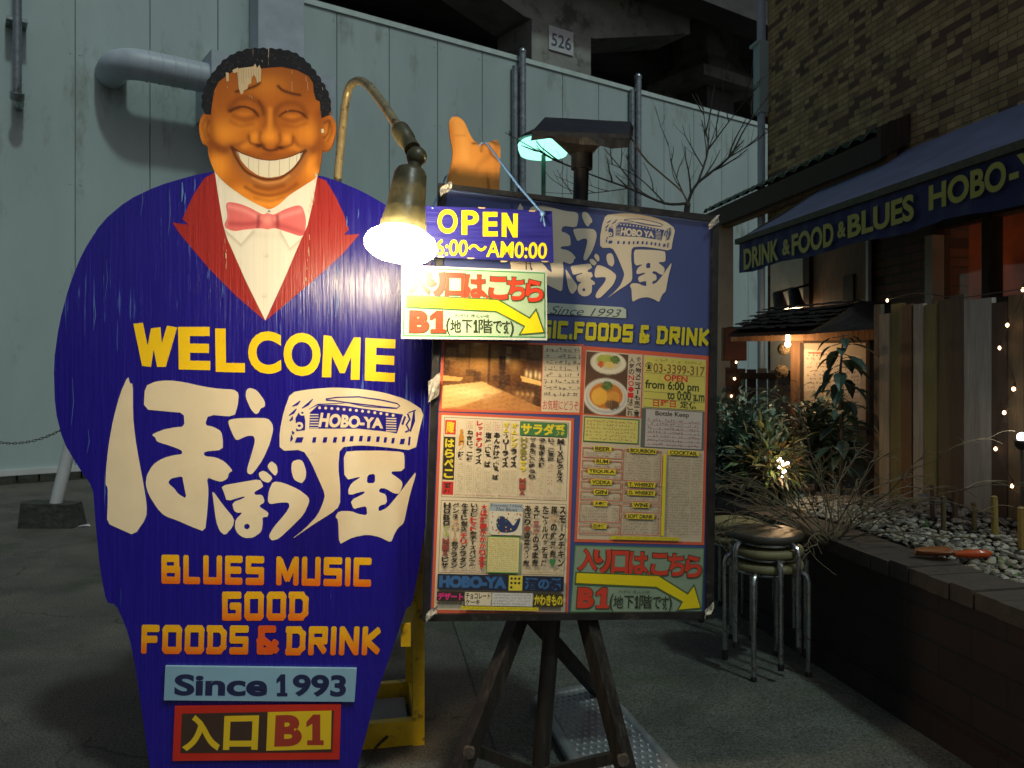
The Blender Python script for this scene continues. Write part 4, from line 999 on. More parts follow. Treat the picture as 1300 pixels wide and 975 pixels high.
ld0 = FE.p(1297, 556, .14); ldw = FE.world(ld0); ld = thing('led_spike_light', 'white spike light at the right edge in front of the planks', 'garden light', (ldw.x, ldw.y, PH-.04))
hz = ldw.z-PH+.04; mb = MB(); mb.tube([(0, 0, 0), (0, 0, hz-.03)], .006, 6); mb.build('spike', M['dark_cord'], ld)
mb = MB(); mb.lathe([(.012, -.045), (.026, -.03), (.028, -.008)], (0, 0, hz), (0, 0, 1), 14); mb.build('cup', M['black_frame'], ld, True)
mb = MB(); mb.ball((0, 0, hz+.004), .017, n=12, m=8); mb.build('bulb', M['fairy_w'], ld, True)
lamp_light('led_light', (-.02, -.04, hz+.05), .9, (.95, 1.0, .98), .02, ld)

# ------------------------------------------------------------------ green lit street lamp beyond
gl0 = at(690, 186, 9.6); so = thing('street_lamp', 'post lamp glowing blue green in front of the pale wall', 'street lamp', (gl0.x, gl0.y, 0))
mb = MB(); mb.tube([(0, 0, 0), (0, 0, gl0.z)], .028, 10); mb.tube([(0, 0, 0), (0, 0, .5)], .05, 10); mb.build('pole', mat('dark_green_pole', (.03, .10, .07), .4), so, True)
mb = MB(); mb.lathe([(.28, -.10), (.30, -.05), (.31, .02), (.27, .06)], (0, 0, gl0.z), (0, 0, 1), 24); mb.build('glass', M['green_lamp'], so, True)
mb = MB(); mb.lathe([(.33, .06), (.30, .10), (.16, .18), (.04, .22)], (0, 0, gl0.z), (0, 0, 1), 24); mb.build('hood', M['black_frame'], so, True)

# ------------------------------------------------------------------ stools
def stool():
    o = thing('round_stool', 'x', 'stool'); H_ = .47; r = .155
    sm_ = MB(); sm_.lathe([(r*.96, H_-.028), (r, H_-.02), (r, H_-.006), (r*.97, H_+.002), (r*.6, H_+.006), (.001, H_+.006)], (0, 0, 0), (0, 0, 1), 36)
    sm_.build('seat', M['seat_dark'], o, True)
    rg_ = MB(); rg_.tube([(.125*math.cos(t), .125*math.sin(t), H_-.04) for t in [i*2*math.pi/24 for i in range(25)]], .008, 8); rg_.build('ring', M['steel'], o, True)
    for k in range(4):
        a = math.pi/4+k*math.pi/2; d = Vector((math.cos(a), math.sin(a), 0)); q = Vector((0, 0, 1))
        lm = MB(); lm.tube([d*.10+q*(H_-.034), d*.15+q*(H_-.034), d*.168+q*(H_-.045), d*.176+q*(H_-.07), d*.176+q*.2, d*.177+q*.012], .0105, 8); lg = lm.build('leg', M['steel'], o, True)
        fm = MB(); fm.lathe([(.013, 0), (.0135, .02), (.011, .026)], d*.177, (0, 0, 1), 8); fm.build('foot_cap', M['black_frame'], lg, True)
    return o
st0 = stool(); spots = []
c1 = Vector(((972-CX)/F*3.42, 3.42, 0)); c2 = Vector(((936-CX)/F*3.95, 3.95, 0))
info = [(c1, 0, 12, 'lowest stool of the front stack by the planter', 'seat_olive'), (c1, .062, 47, 'middle cream edged stool of the front stack', 'seat_olive'), (c1, .124, 74, 'top dark seated stool of the front stack with a warm glint', 'seat_dark'),
        (c2, 0, 20, 'lower stool of the rear stack half hidden by the menu board', 'seat_olive'), (c2, .062, 58, 'top pale green seated stool of the rear stack', 'seat_olive')]
for i, (c, dz, rz, lb, sm_) in enumerate(info):
    o = st0 if i == 0 else copy_tree(st0); o.location = c+Vector((0, 0, dz)); o.rotation_euler = (0, 0, R(rz)); tag(o, lb, 'stool', 'stools stacked beside the planter')
    o.scale = (1+.0*i, 1, 1)
    if True:
        sc_o = [k for k in o.children if k.name.startswith('seat')][0]; sc_o.data = sc_o.data.copy(); sc_o.data.materials[0] = M[sm_]

# ------------------------------------------------------------------ aluminium ramp plate on the ground
rq = [gnd(684, 884, .05), gnd(760, 868, .05), gnd(905, 1030, .05), gnd(775, 1040, .05)]
rc = sum(rq, Vector())/4; rp = thing('ramp_plate', 'worn aluminium tread plate ramp on the pavement behind the stand legs', 'ramp', (rc.x, rc.y, 0))
lq = [v-Vector((rc.x, rc.y, 0)) for v in rq]
mb = MB(); mb.hexa([v-Vector((0, 0, .012)) for v in lq], lq)
for i in range(11):
    for j in range(26):
        f, g_ = (i+.5+(.25 if j % 2 else -.25))/11, (j+.5)/26; c = lq[0].lerp(lq[1], f).lerp(lq[3].lerp(lq[2], f), g_); d1 = (lq[3]-lq[0]).normalized(); d2 = (lq[1]-lq[0]).normalized()
        for d in ((d1+d2).normalized(), (d1-d2).normalized()):
            n_ = Vector((-d.y, d.x, 0)); mb._a([c-d*.012, c+n_*.005, c+d*.012, c-n_*.005, c+Vector((0, 0, .006))], [(0, 1, 4), (1, 2, 4), (2, 3, 4), (3, 0, 4)])
mb.build('plate', M['alu'], rp)
for a, b_ in ((0, 3), (1, 2), (0, 1)):
    mb = MB(); mb.tube([lq[a]-Vector((0, 0, .012)), lq[b_]-Vector((0, 0, .012))], .022, 10); mb.build('rolled_edge', M['alu'], rp, True)
mb = MB()
for f in (.15, .5, .85): c = lq[0].lerp(lq[3], f).lerp(lq[1].lerp(lq[2], f), .5); w_ = (lq[1]-lq[0])*.45; mb.bar(c-w_-Vector((0, 0, .03)), c+w_-Vector((0, 0, .03)), .04, .036)
mb.build('cross_bearer', M['alu'], rp)

# ================================================================== THE SINGER SIGNBOARD
MP = Plane((320-CX)/F*2.35, 2.35, 11)
ms = thing('singer_signboard', 'big blue cutout signboard of a laughing man in a red lapelled tuxedo reading WELCOME', 'signboard', MP.O, MP.yaw)
TH = .021
body = [(272, 217), (240, 224), (200, 236), (162, 254), (130, 281), (105, 320), (88, 362), (75, 411), (68, 462), (70, 520), (80, 560), (99, 592), (118, 619), (120, 645), (122, 672), (127, 722), (135, 765), (147, 767), (158, 791), (165, 812), (173, 852), (190, 974), (196, 1014),
        (444, 1014), (454, 974), (475, 892), (489, 850), (512, 784), (516, 772), (523, 768), (532, 720), (541, 660), (560, 590), (572, 520), (574, 460), (568, 400), (556, 345), (538, 305), (516, 279), (490, 260), (460, 243), (432, 231), (405, 222)]
head = [(258, 140), (256, 110), (268, 90), (290, 72), (330, 62), (370, 66), (395, 84), (415, 120), (418, 150), (426, 160), (427, 172), (420, 190), (410, 195), (408, 225), (395, 250), (342, 266), (290, 240), (270, 222), (264, 186), (256, 176), (252, 160)]
mb = MB(); lp = lambda pts, off=0.: [(MP.p(x, y, off).x, MP.p(x, y, off).z) for x, y in pts]
mb.cur = (.010, .005, .235)
mb.extrude(lp(chaikin(body, 1)), 0, TH)
mb.build('panel', M['blue_ply'], ms, cols=True)
# a printed dark edge line of the plywood is its own thickness; head board stands flush behind the painted head
fz = lambda x, y: (240+.2103*x, 55+.2103*y)
FZ = lambda pts: [fz(*p) for p in pts]
hairo = [(85, 400), (85, 330), (100, 270), (125, 215), (175, 150), (215, 105), (280, 65), (350, 42), (430, 35), (500, 38), (570, 45), (640, 65), (690, 100), (740, 150), (790, 220), (830, 290), (850, 370), (842, 432)]
ho = spline(hairo, 5); bumps = []
acc = 0
for i, p in enumerate(ho):
    a = ho[max(i-1, 0)]; b_ = ho[min(i+1, len(ho)-1)]; dx, dy = b_[0]-a[0], b_[1]-a[1]; l = math.hypot(dx, dy) or 1
    acc += math.hypot(p[0]-a[0], p[1]-a[1]); k = 11*abs(math.sin(acc*.062))
    bumps.append((p[0]+dy/l*k, p[1]-dx/l*k))
earL = [(112, 425), (92, 422), (72, 447), (60, 500), (65, 550), (80, 600), (112, 622)]
earR = [(805, 462), (835, 435), (868, 448), (888, 500), (881, 562), (860, 620), (830, 645), (805, 640)]
facel = [(112, 622), (122, 690), (158, 776), (230, 852), (300, 905), (380, 955), (440, 985), (485, 1001), (540, 975), (608, 915), (700, 855), (772, 802), (795, 720), (805, 640)]
full_head = FZ(bumps)+FZ(spline(earR, 4))+FZ(spline(facel, 4))[::-1]+FZ(spline(earL, 4))[::-1]
mb = MB(); mb.cur = (.35, .13, .03); mb.extrude(lp(full_head, .002), -.002, TH+.004); mb.build('head_panel', M['art'], ms, cols=True)
# --- face, airbrushed
def face_cols(X, Y):
    x = (X-240)/.2103; y = (Y-55)/.2103
    C = np.zeros(X.shape+(3,)); C[:] = (.43, .122, .014)
    def blend(mk, col):
        m_ = np.clip(mk*1.22, 0, 1)[..., None]; C[:] = C*(1-m_)+np.array(col)*m_
    G = lambda cx, cy, sx, sy: np.exp(-((x-cx)/sx)**2-((y-cy)/sy)**2)
    Ln = lambda pts, wd: np.exp(-(dist_seg(x, y, spline(pts, 5))/wd)**2)
    dk, md, hi, hh = (.085, .022, .006), (.25, .068, .011), (.80, .285, .030), (.92, .46, .10)
    blend(G(480, 170, 420, 100)*.7, (.28, .085, .016)); blend(G(700, 260, 120, 130)*.5, (.25, .07, .012)); blend(G(200, 300, 80, 120)*.35, (.30, .085, .014)); blend(G(210, 540, 110, 80)*.75, hi); blend(G(720, 540, 90, 70)*.6, hi)
    blend(G(175, 740, 70, 90)*.9, hi); blend(G(745, 740, 60, 90)*.9, hi); blend(G(480, 960, 200, 50)*.9, hi); blend(G(330, 890, 90, 40)*.6, hi); blend(G(470, 250, 110, 70)*.35, hi)
    blend(Ln([(118, 430), (130, 560), (118, 640)], 34)*.6, md); blend(Ln([(795, 430), (800, 560), (803, 650), (795, 730)], 40)*.7, md)
    # cheeks, folds
    blend(Ln([(130, 600), (200, 640), (262, 632)], 30)*.9, md); blend(Ln([(800, 600), (755, 640), (700, 645)], 30)*.9, md)
    blend(Ln([(368, 545), (345, 590), (262, 630)], 15)*.75, md); blend(Ln([(622, 560), (650, 610), (702, 648)], 15)*.75, md)
    blend(Ln([(290, 660), (350, 610), (390, 600)], 26)*.45, hi); blend(Ln([(620, 620), (660, 640), (690, 650)], 22)*.4, hi)
    # eye sockets
    blend(Ln([(250, 380), (300, 335), (370, 330), (435, 372), (455, 420)], 22)*.75, md); blend(Ln([(520, 420), (545, 380), (600, 360), (665, 370), (705, 420)], 20)*.75, md)
    blend(G(330, 428, 50, 14)*.35, hi); blend(G(622, 444, 48, 13)*.35, hi)
    blend(Ln([(248, 412), (290, 388), (340, 384), (385, 402), (412, 430)], 7)*.95, dk); blend(Ln([(545, 440), (580, 415), (630, 408), (672, 418), (700, 440)], 7)*.95, dk)
    blend(Ln([(268, 436), (325, 458), (380, 452), (412, 432)], 15)*.5, md); blend(Ln([(560, 450), (612, 468), (660, 460), (698, 443)], 15)*.5, md); blend(Ln([(240, 405), (262, 398), (300, 388)], 12)*.6, dk); blend(Ln([(395, 408), (418, 438)], 10)*.6, dk); blend(Ln([(690, 428), (712, 450)], 10)*.6, dk); blend(Ln([(300, 505), (360, 510), (400, 490)], 22)*.3, hi); blend(Ln([(250, 470), (310, 500), (390, 488)], 12)*.35, md); blend(Ln([(560, 490), (640, 505), (710, 480)], 12)*.35, md)
    blend(Ln([(420, 350), (445, 395), (450, 430)], 10)*.5, dk)
    # brows
    blend(Ln([(285, 292), (350, 275), (400, 258), (425, 238)], 9)*.85, dk); blend(Ln([(538, 258), (565, 283), (620, 303), (670, 312)], 9)*.85, dk)
    # nose
    blend(Ln([(470, 410), (462, 480), (440, 530)], 18)*.55, md); blend(Ln([(512, 410), (520, 480), (545, 530)], 18)*.55, md)
    blend(Ln([(490, 400), (488, 520)], 16)*.55, hi); blend(G(488, 560, 48, 42)*.9, hi); blend(G(395, 562, 34, 34)*.75, hi); blend(G(592, 572, 34, 34)*.75, hi)
    blend(Ln([(360, 560), (370, 600), (405, 612)], 9)*.8, md); blend(Ln([(630, 570), (620, 610), (580, 625)], 9)*.8, md)
    blend(Ln([(430, 540), (428, 585), (450, 618)], 12)*.6, md); blend(Ln([(548, 550), (550, 590), (530, 622)], 12)*.6, md)
    blend(G(425, 617, 26, 13)*1.1, dk); blend(G(552, 630, 26, 12)*1.1, dk); blend(Ln([(450, 632), (485, 648), (530, 640)], 10)*.8, dk); blend(G(480, 670, 60, 16)*.7, md)
    # mouth and lips
    blend(Ln([(268, 650), (300, 740), (370, 815), (430, 845), (490, 852), (560, 840), (630, 790), (680, 720), (702, 660)], 30)*.85, (.36, .125, .028))
    blend(Ln([(385, 812), (440, 838), (490, 843), (560, 828), (600, 800)], 9)*.65, (.62, .27, .08))
    blend(Ln([(258, 630), (330, 672), (420, 702), (500, 712), (600, 692), (703, 648)], 9)*1.0, dk); blend(Ln([(300, 635), (400, 680), (500, 690), (640, 660)], 14)*.5, md)
    blend(Ln([(258, 628), (285, 690), (340, 770), (420, 812), (485, 822), (560, 808), (640, 745), (690, 670), (704, 648)], 8)*.9, dk)
    blend(Ln([(400, 862), (480, 880), (570, 858)], 14)*.75, md)
    blend(Ln([(340, 868), (410, 905), (490, 918), (580, 895), (650, 850)], 13)*.7, md); blend(Ln([(400, 935), (490, 950), (570, 930)], 12)*.4, md)
    blend(G(840, 540, 30, 60)*.5, hi); blend(Ln([(852, 470), (862, 530), (838, 590)], 8)*.7, md); blend(Ln([(818, 480), (845, 470), (840, 540), (815, 570)], 9)*.6, dk)
    blend(G(92, 520, 24, 60)*.5, hi); blend(Ln([(108, 450), (84, 500), (100, 570)], 9)*.6, md); blend(Ln([(118, 470), (105, 520), (118, 560)], 9)*.5, dk)
    return C
fs_ = Sheet(MP, .0026); fs_.grid(full_head, 1.25, face_cols)
s = Sheet(MP, .0035, .0003)
hair_in = [(800, 452), (792, 400), (790, 352), (765, 340), (752, 290), (748, 240), (722, 198), (650, 162), (560, 142), (470, 148), (430, 152), (300, 150), (240, 185), (180, 232), (152, 285), (142, 350), (132, 432), (98, 428)]
s.poly(FZ(bumps+hair_in), (.012, .013, .018))
rnd = random.Random(4)
for i in range(150):
    t = rnd.random(); p = bumps[int(t*(len(bumps)-1))]; q = (480, 560); k = rnd.uniform(.03, .17)
    x, y = p[0]+(q[0]-p[0])*k, p[1]+(q[1]-p[1])*k*.75
    if not inside(np.array([x]), np.array([y]), bumps+hair_in)[0]: continue
    a0_ = rnd.uniform(0, 6.28); r = rnd.uniform(7, 13); c = rnd.uniform(.03, .075)
    s.stroke(FZ([(x+r*math.cos(a0_+u), y+r*math.sin(a0_+u)) for u in (0, .5, 1, 1.5, 2.0)]), .75, (c*.85, c*.9, c), True)
s.build('hair', M['art'], ms)
s = Sheet(MP, .0045, .0003)
teeth = [(285, 650), (330, 672), (420, 702), (500, 711), (600, 692), (688, 656), (668, 700), (622, 758), (560, 800), (482, 813), (420, 800), (358, 758), (312, 705)]
s.poly(FZ(chaikin(teeth, 1)), (.72, .66, .52))
for x, y0_, y1_ in ((358, 690, 755), (420, 705, 796), (482, 714, 808), (545, 706, 800), (605, 692, 768), (650, 672, 720)): s.stroke(FZ([(x+2, y0_), (x, (y0_+y1_)/2), (x+1, y1_)]), .55, (.30, .27, .20))
s.poly(FZ([(285, 650), (312, 705), (300, 660)]), (.33, .30, .26)); s.poly(FZ([(688, 656), (668, 700), (672, 668)]), (.33, .30, .26))
s.build('teeth', M['art'], ms)
s = fs_; s.off = .0047      # bare wood where the paint flaked off
wood = (.55, .44, .28); rnd = random.Random(12)
flk = [(290, 155), (300, 270), (312, 308), (325, 305), (330, 285), (352, 275), (358, 250), (375, 240), (380, 205), (392, 190), (404, 210), (412, 240), (432, 228), (436, 160), (425, 130), (410, 150), (400, 122), (388, 140), (310, 150)]
s.poly(FZ(flk), wood); s.poly(FZ([(222, 175), (226, 230), (240, 228), (240, 178)]), wood); s.poly(FZ([(262, 162), (268, 180), (298, 172), (296, 145)]), wood)
for i in range(9): x = 300+i*15; s.stroke(FZ([(x, 155), (x+1, 155+rnd.uniform(50, 110))]), .35, (.25, .18, .10))
for x, y, l in ((378, 318, 18), (365, 312, 14), (620, 165, 20), (705, 200, 30), (715, 235, 50), (620, 230, 60), (440, 100, 14), (230, 262, 8), (805, 265, 18)): s.stroke(FZ([(x, y), (x+3, y+l)]), .8, wood, True)
s.poly(FZ([(798, 518), (812, 515), (816, 538), (800, 542)]), (.65, .58, .45)); s.poly(FZ([(762, 775), (780, 800), (772, 812), (760, 800)]), wood)
# --- clothes
z2 = lambda x, y: (210+.2257*x, 200+.2257*y)
Z2 = lambda pts: [z2(*p) for p in pts]
s = Sheet(MP, .0006, .0002)
redc = (.33, .022, .018)
s.poly(Z2([(280, 82), (220, 115), (155, 215), (95, 345), (130, 378), (38, 365), (90, 440), (250, 630), (400, 780), (560, 917), (450, 690), (345, 450), (325, 380), (295, 200)]), redc)
M['lapel'] = plywood_paint('red_painted_plywood', (.55, .42, .25), -.05, rough=.3, bump=.5)
s.build('lapel', M['lapel'], ms); s = Sheet(MP, .0006)
s.poly(Z2([(852, 110), (905, 130), (955, 215), (1000, 310), (1032, 405), (1005, 435), (1092, 430), (1000, 540), (800, 720), (565, 917), (670, 680), (755, 480), (800, 380), (830, 250)]), redc)
s.build('lapel', M['lapel'], ms)
s = Sheet(MP, .0012, .0002)
sh = Z2([(276, 70), (295, 200), (325, 380), (345, 450), (450, 690), (562, 917), (670, 680), (755, 480), (800, 380), (830, 250), (856, 95), (700, 190), (585, 275), (420, 180)])
def shirt_cols(X, Y):
    x = (X-210)/.2257; y = (Y-200)/.2257; C = np.zeros(X.shape+(3,)); C[:] = (.74, .70, .60)
    def blend(mk, col): m_ = np.clip(mk, 0, 1)[..., None]; C[:] = C*(1-m_)+np.array(col)*m_
    for pts in ([(335, 410), (425, 492), (495, 418)], [(648, 420), (702, 514), (780, 445)]): blend(np.exp(-(dist_seg(x, y, pts)/11)**2)*.5*(y > 395), (.42, .38, .30))
    for cx, cy in ((567, 552), (557, 778)):
        blend(np.exp(-((x-cx)/13)**2-((y-cy)/10)**2)*.8, (.5, .46, .34)); blend(np.exp(-((x-cx+3)/7)**2-((y-cy+4)/4)**2)*.8, (.85, .8, .68))
    blend(np.exp(-(dist_seg(x, y, [(560, 430), (560, 900)])/4)**2)*.12, (.45, .4, .3)); blend(np.exp(-(dist_seg(x, y, [(340, 420), (450, 430), (640, 440), (760, 460)])/20)**2)*.15, (.45, .40, .3))
    return C
s.grid(sh, 1.5, shirt_cols); s.off = .0018
col_l = [(335, 402), (425, 485), (490, 408), (420, 395)]; col_r = [(650, 412), (700, 507), (776, 440), (700, 400)]
s.poly(Z2(col_l), (.78, .74, .64)); s.poly(Z2(col_r), (.78, .74, .64)); s.poly(Z2([(572, 308), (584, 292), (594, 308)]), (.3, .28, .2)); s.build('shirt', M['art'], ms)
def bow_cols(X, Y):
    x = (X-210)/.2257; y = (Y-200)/.2257; C = np.zeros(X.shape+(3,)); C[:] = (.68, .15, .15)
    def blend(mk, col): m_ = np.clip(mk, 0, 1)[..., None]; C[:] = C*(1-m_)+np.array(col)*m_
    Ln = lambda pts, wd: np.exp(-(dist_seg(x, y, spline(pts, 5))/wd)**2)
    blend(Ln([(360, 275), (450, 300), (530, 340)], 14)*.6, (.85, .33, .32)); blend(Ln([(350, 370), (450, 375), (530, 365)], 16)*.7, (.40, .05, .06)); blend(Ln([(760, 300), (690, 320), (620, 345)], 14)*.6, (.85, .33, .32))
    blend(Ln([(770, 420), (690, 395), (620, 375)], 18)*.6, (.40, .05, .06)); blend(Ln([(525, 330), (520, 390)], 10)*.8, (.25, .03, .04)); blend(Ln([(630, 330), (632, 390)], 10)*.8, (.25, .03, .04))
    blend(np.exp(-((x-575)/26)**2-((y-350)/30)**2)*.8, (.82, .34, .30)); blend(Ln([(345, 300), (345, 380)], 8)*.4, (.85, .35, .33))
    return C
s = Sheet(MP, .0025, .0003)
s.grid(Z2(spline([(345, 258), (400, 256), (470, 280), (545, 318), (575, 312), (612, 320), (680, 288), (757, 270), (785, 320), (790, 380), (770, 440), (700, 424), (618, 398), (575, 404), (535, 398), (450, 405), (385, 413), (335, 386), (350, 330)], 4, True)), 1.1, bow_cols)
s.build('bow_tie', M['art'], ms)
# paint flakes down the lapels
s = fs_; s.off = .0049; rnd = random.Random(17)
for (xa, ya, xb, yb, n) in ((335, 450, 345, 620, 6), (800, 300, 840, 180, 9), (815, 400, 790, 700, 8), (845, 90, 830, 250, 5)):
    for i in range(n):
        t = rnd.random(); x = xa+(xb-xa)*t+rnd.uniform(-4, 4); y = ya+(yb-ya)*t; s.stroke(Z2([(x, y), (x+1, y+rnd.uniform(8, 34))]), rnd.uniform(.6, 1.5), (.60, .48, .30), True)
for (x, y, l, wd) in ((95, 140, 110, 5), (165, 120, 70, 2.4), (110, 200, 60, 3), (960, 740, 160, 3.4), (968, 600, 80, 2.6), (1020, 330, 60, 3), (1085, 290, 55, 2), (320, 700, 90, 1.6), (238, 640, 40, 1.4), (465, 800, 40, 1), (915, 800, 110, 1.4), (65, 800, 50, 1)):
    s.stroke(Z2([(x, y), (x+2, y+l*.5), (x-3, y+l)]), wd*.55, (.10, .20, .55), True)
for (x, y, l) in ((180, 235, 40), (215, 240, 60), (92, 480, 60), (112, 545, 30), (500, 300, 70), (470, 310, 60), (120, 380, 40), (135, 330, 50)): s.stroke([(x, y), (x+1.5, y+l*.5), (x-1.5, y+l)], rnd.uniform(.5, 1.1), (.09, .15, .42), True)
s.build('face', M['art'], ms)
# --- lettering
s = Sheet(MP, .0010, .0001)
yl = (.86, .56, .008)
W_ = [('W', (170, 411, 218, 410, 208, 468, 178, 466)), ('E', (226, 415, 267, 415, 267, 470, 227, 469)), ('L', (273, 417, 311, 417, 311, 473, 274, 472)), ('C', (315, 420, 357, 421, 357, 475, 315, 474)), ('O', (360, 422, 407, 423, 407, 478, 360, 477)), ('M', (410, 426, 457, 427, 457, 482, 409, 479)), ('E', (464, 429, 503, 431, 501, 485, 463, 483))]
zw = lambda pts: [(50+.3915*x, 355+.3915*y) for x, y in pts]
s.poly(zw([(305, 143), (336, 140), (351, 214), (362, 158), (393, 154), (397, 206), (414, 149), (447, 155), (410, 283), (382, 283), (371, 226), (362, 283), (333, 280)]), yl)
s.poly(zw([(922, 180), (947, 183), (985, 252), (1020, 187), (1042, 188), (1038, 325), (1010, 325), (1011, 250), (990, 303), (974, 303), (948, 246), (946, 317), (916, 316)]), yl)
for ch_, q in W_:
    if ch_ not in 'WM': s.text(ch_, [(q[0], q[1]), (q[2], q[3]), (q[4], q[5]), (q[6], q[7])], yl, .036)
s.build('lettering', M['letter'], ms)
grad = lambda x, y: tuple(np.array((.80, .42, .010))*(1-max(0, min(1, (y-.05)/.95))**1.6)+np.array((.72, .12, .006))*max(0, min(1, (y-.05)/.95))**1.6)
s = Sheet(MP, .0010, .0001)
s.block('BLUES MUSIC', [(205, 704), (472, 708), (471, 745), (205, 741)], grad, .25)
s.block('GOOD', [(282, 751), (392, 751), (391, 788), (282, 788)], grad, .25)
s.block('FOODS', [(180, 793), (316, 794), (315, 831), (179, 830)], grad, .25)
s.block('&', [(326, 794), (356, 794), (356, 831), (326, 831)], (.66, .09, .01), .25)
s.block('DRINK', [(364, 795), (485, 795), (483, 832), (363, 832)], grad, .25)
s.build('lettering', M['letter'], ms)
# --- the brushed logo, drawn once, used on both signs
z3 = lambda x, y: (130+.2256*x, 470+.2256*y)
z4 = lambda x, y: (320+.2256*x, 480+.2256*y)
A3 = lambda pts: [z3(*p) for p in pts]
A4 = lambda pts: [z4(*p) for p in pts]
LOGO = [
 [A3([(145, 30), (155, 75), (172, 75), (172, 250), (185, 380), (205, 500), (235, 660), (250, 760), (248, 830), (180, 930), (100, 895), (25, 860), (30, 750), (30, 655), (18, 648), (20, 560), (35, 420), (60, 280), (100, 130)])],
 [A3([(240, 90), (300, 62), (380, 57), (450, 65), (570, 92), (660, 105), (740, 108), (768, 130), (762, 200), (742, 262), (597, 250), (577, 308), (630, 320), (670, 345), (678, 390), (678, 448), (572, 458), (572, 483), (640, 490), (690, 515), (735, 565), (712, 578), (705, 610), (670, 628), (640, 622), (588, 602), (598, 680), (590, 800), (578, 910), (500, 880), (420, 845), (350, 820), (310, 780), (260, 700), (243, 640), (250, 590), (285, 530), (340, 495), (400, 478), (450, 472), (447, 450), (380, 425), (305, 402), (300, 380), (275, 362), (340, 335), (400, 322), (462, 316), (458, 240), (360, 232), (232, 220)]),
  A3([(450, 595), (455, 630), (475, 725), (425, 695), (405, 665), (375, 640), (372, 625), (390, 608)])],
 [A3([(830, 98), (870, 112), (915, 175), (915, 205), (890, 215), (880, 240), (862, 248), (835, 220), (805, 150), (810, 110)])],
 [A3([(708, 280), (760, 270), (860, 268), (930, 270), (957, 300), (962, 335), (942, 415), (902, 505), (852, 575), (835, 588), (815, 578), (815, 550), (840, 470), (860, 395), (850, 368), (810, 370), (755, 398), (735, 365), (712, 310)])],
 [A3([(617, 672), (680, 760), (743, 835), (735, 880), (690, 930), (660, 905), (640, 850), (625, 740)])],
 [A3([(668, 650), (780, 630), (885, 612), (905, 648), (900, 660), (855, 685), (858, 702), (900, 700), (915, 742), (878, 765), (935, 800), (932, 824), (900, 828), (903, 860), (895, 910), (850, 942), (800, 945), (760, 920), (745, 885), (750, 840), (790, 800), (760, 803), (740, 790), (730, 745), (800, 718), (800, 708), (700, 738), (685, 690)]), A3([(797, 870), (820, 862), (832, 880), (820, 895), (800, 892)])],
 [A4([(85, 495), (108, 465), (140, 490), (145, 530), (130, 552), (100, 520)])], [A4([(38, 530), (70, 520), (118, 560), (95, 590), (60, 580), (40, 555)])],
 [A4([(225, 470), (258, 457), (285, 465), (305, 520), (302, 565), (280, 592), (260, 585), (235, 570), (220, 520)])],
 [A4([(120, 580), (180, 590), (260, 625), (320, 670), (322, 700), (290, 770), (220, 840), (150, 905), (110, 915), (93, 890), (120, 840), (190, 760), (212, 720), (205, 700), (160, 700), (100, 710), (88, 690), (95, 630)])],
 [A4([(218, 80), (330, 62), (450, 52), (600, 60), (740, 80), (870, 120), (970, 185), (940, 300), (920, 410), (720, 385), (600, 378), (495, 390), (485, 500), (497, 620), (495, 720), (440, 765), (350, 820), (210, 917), (300, 845), (370, 770), (400, 700), (412, 655), (370, 560), (330, 470), (285, 403), (155, 410), (155, 300), (180, 180)])],
 [A4([(515, 415), (600, 408), (740, 408), (850, 415), (858, 440), (858, 522), (770, 527), (840, 575), (848, 600), (830, 650), (800, 650), (750, 620), (720, 620), (712, 640), (755, 655), (760, 705), (712, 720), (712, 752), (760, 730), (820, 660), (880, 580), (920, 528), (922, 545), (890, 650), (870, 740), (855, 815), (820, 845), (800, 880), (782, 927), (720, 895), (650, 880), (570, 895), (530, 915), (490, 937), (485, 800), (467, 780), (490, 748), (560, 748), (600, 765), (648, 773), (645, 720), (600, 728), (572, 738), (553, 688), (635, 648), (630, 635), (545, 660), (540, 630), (560, 590), (620, 552), (520, 575)]), A4([(650, 545), (692, 537), (692, 590), (645, 592)])],
]
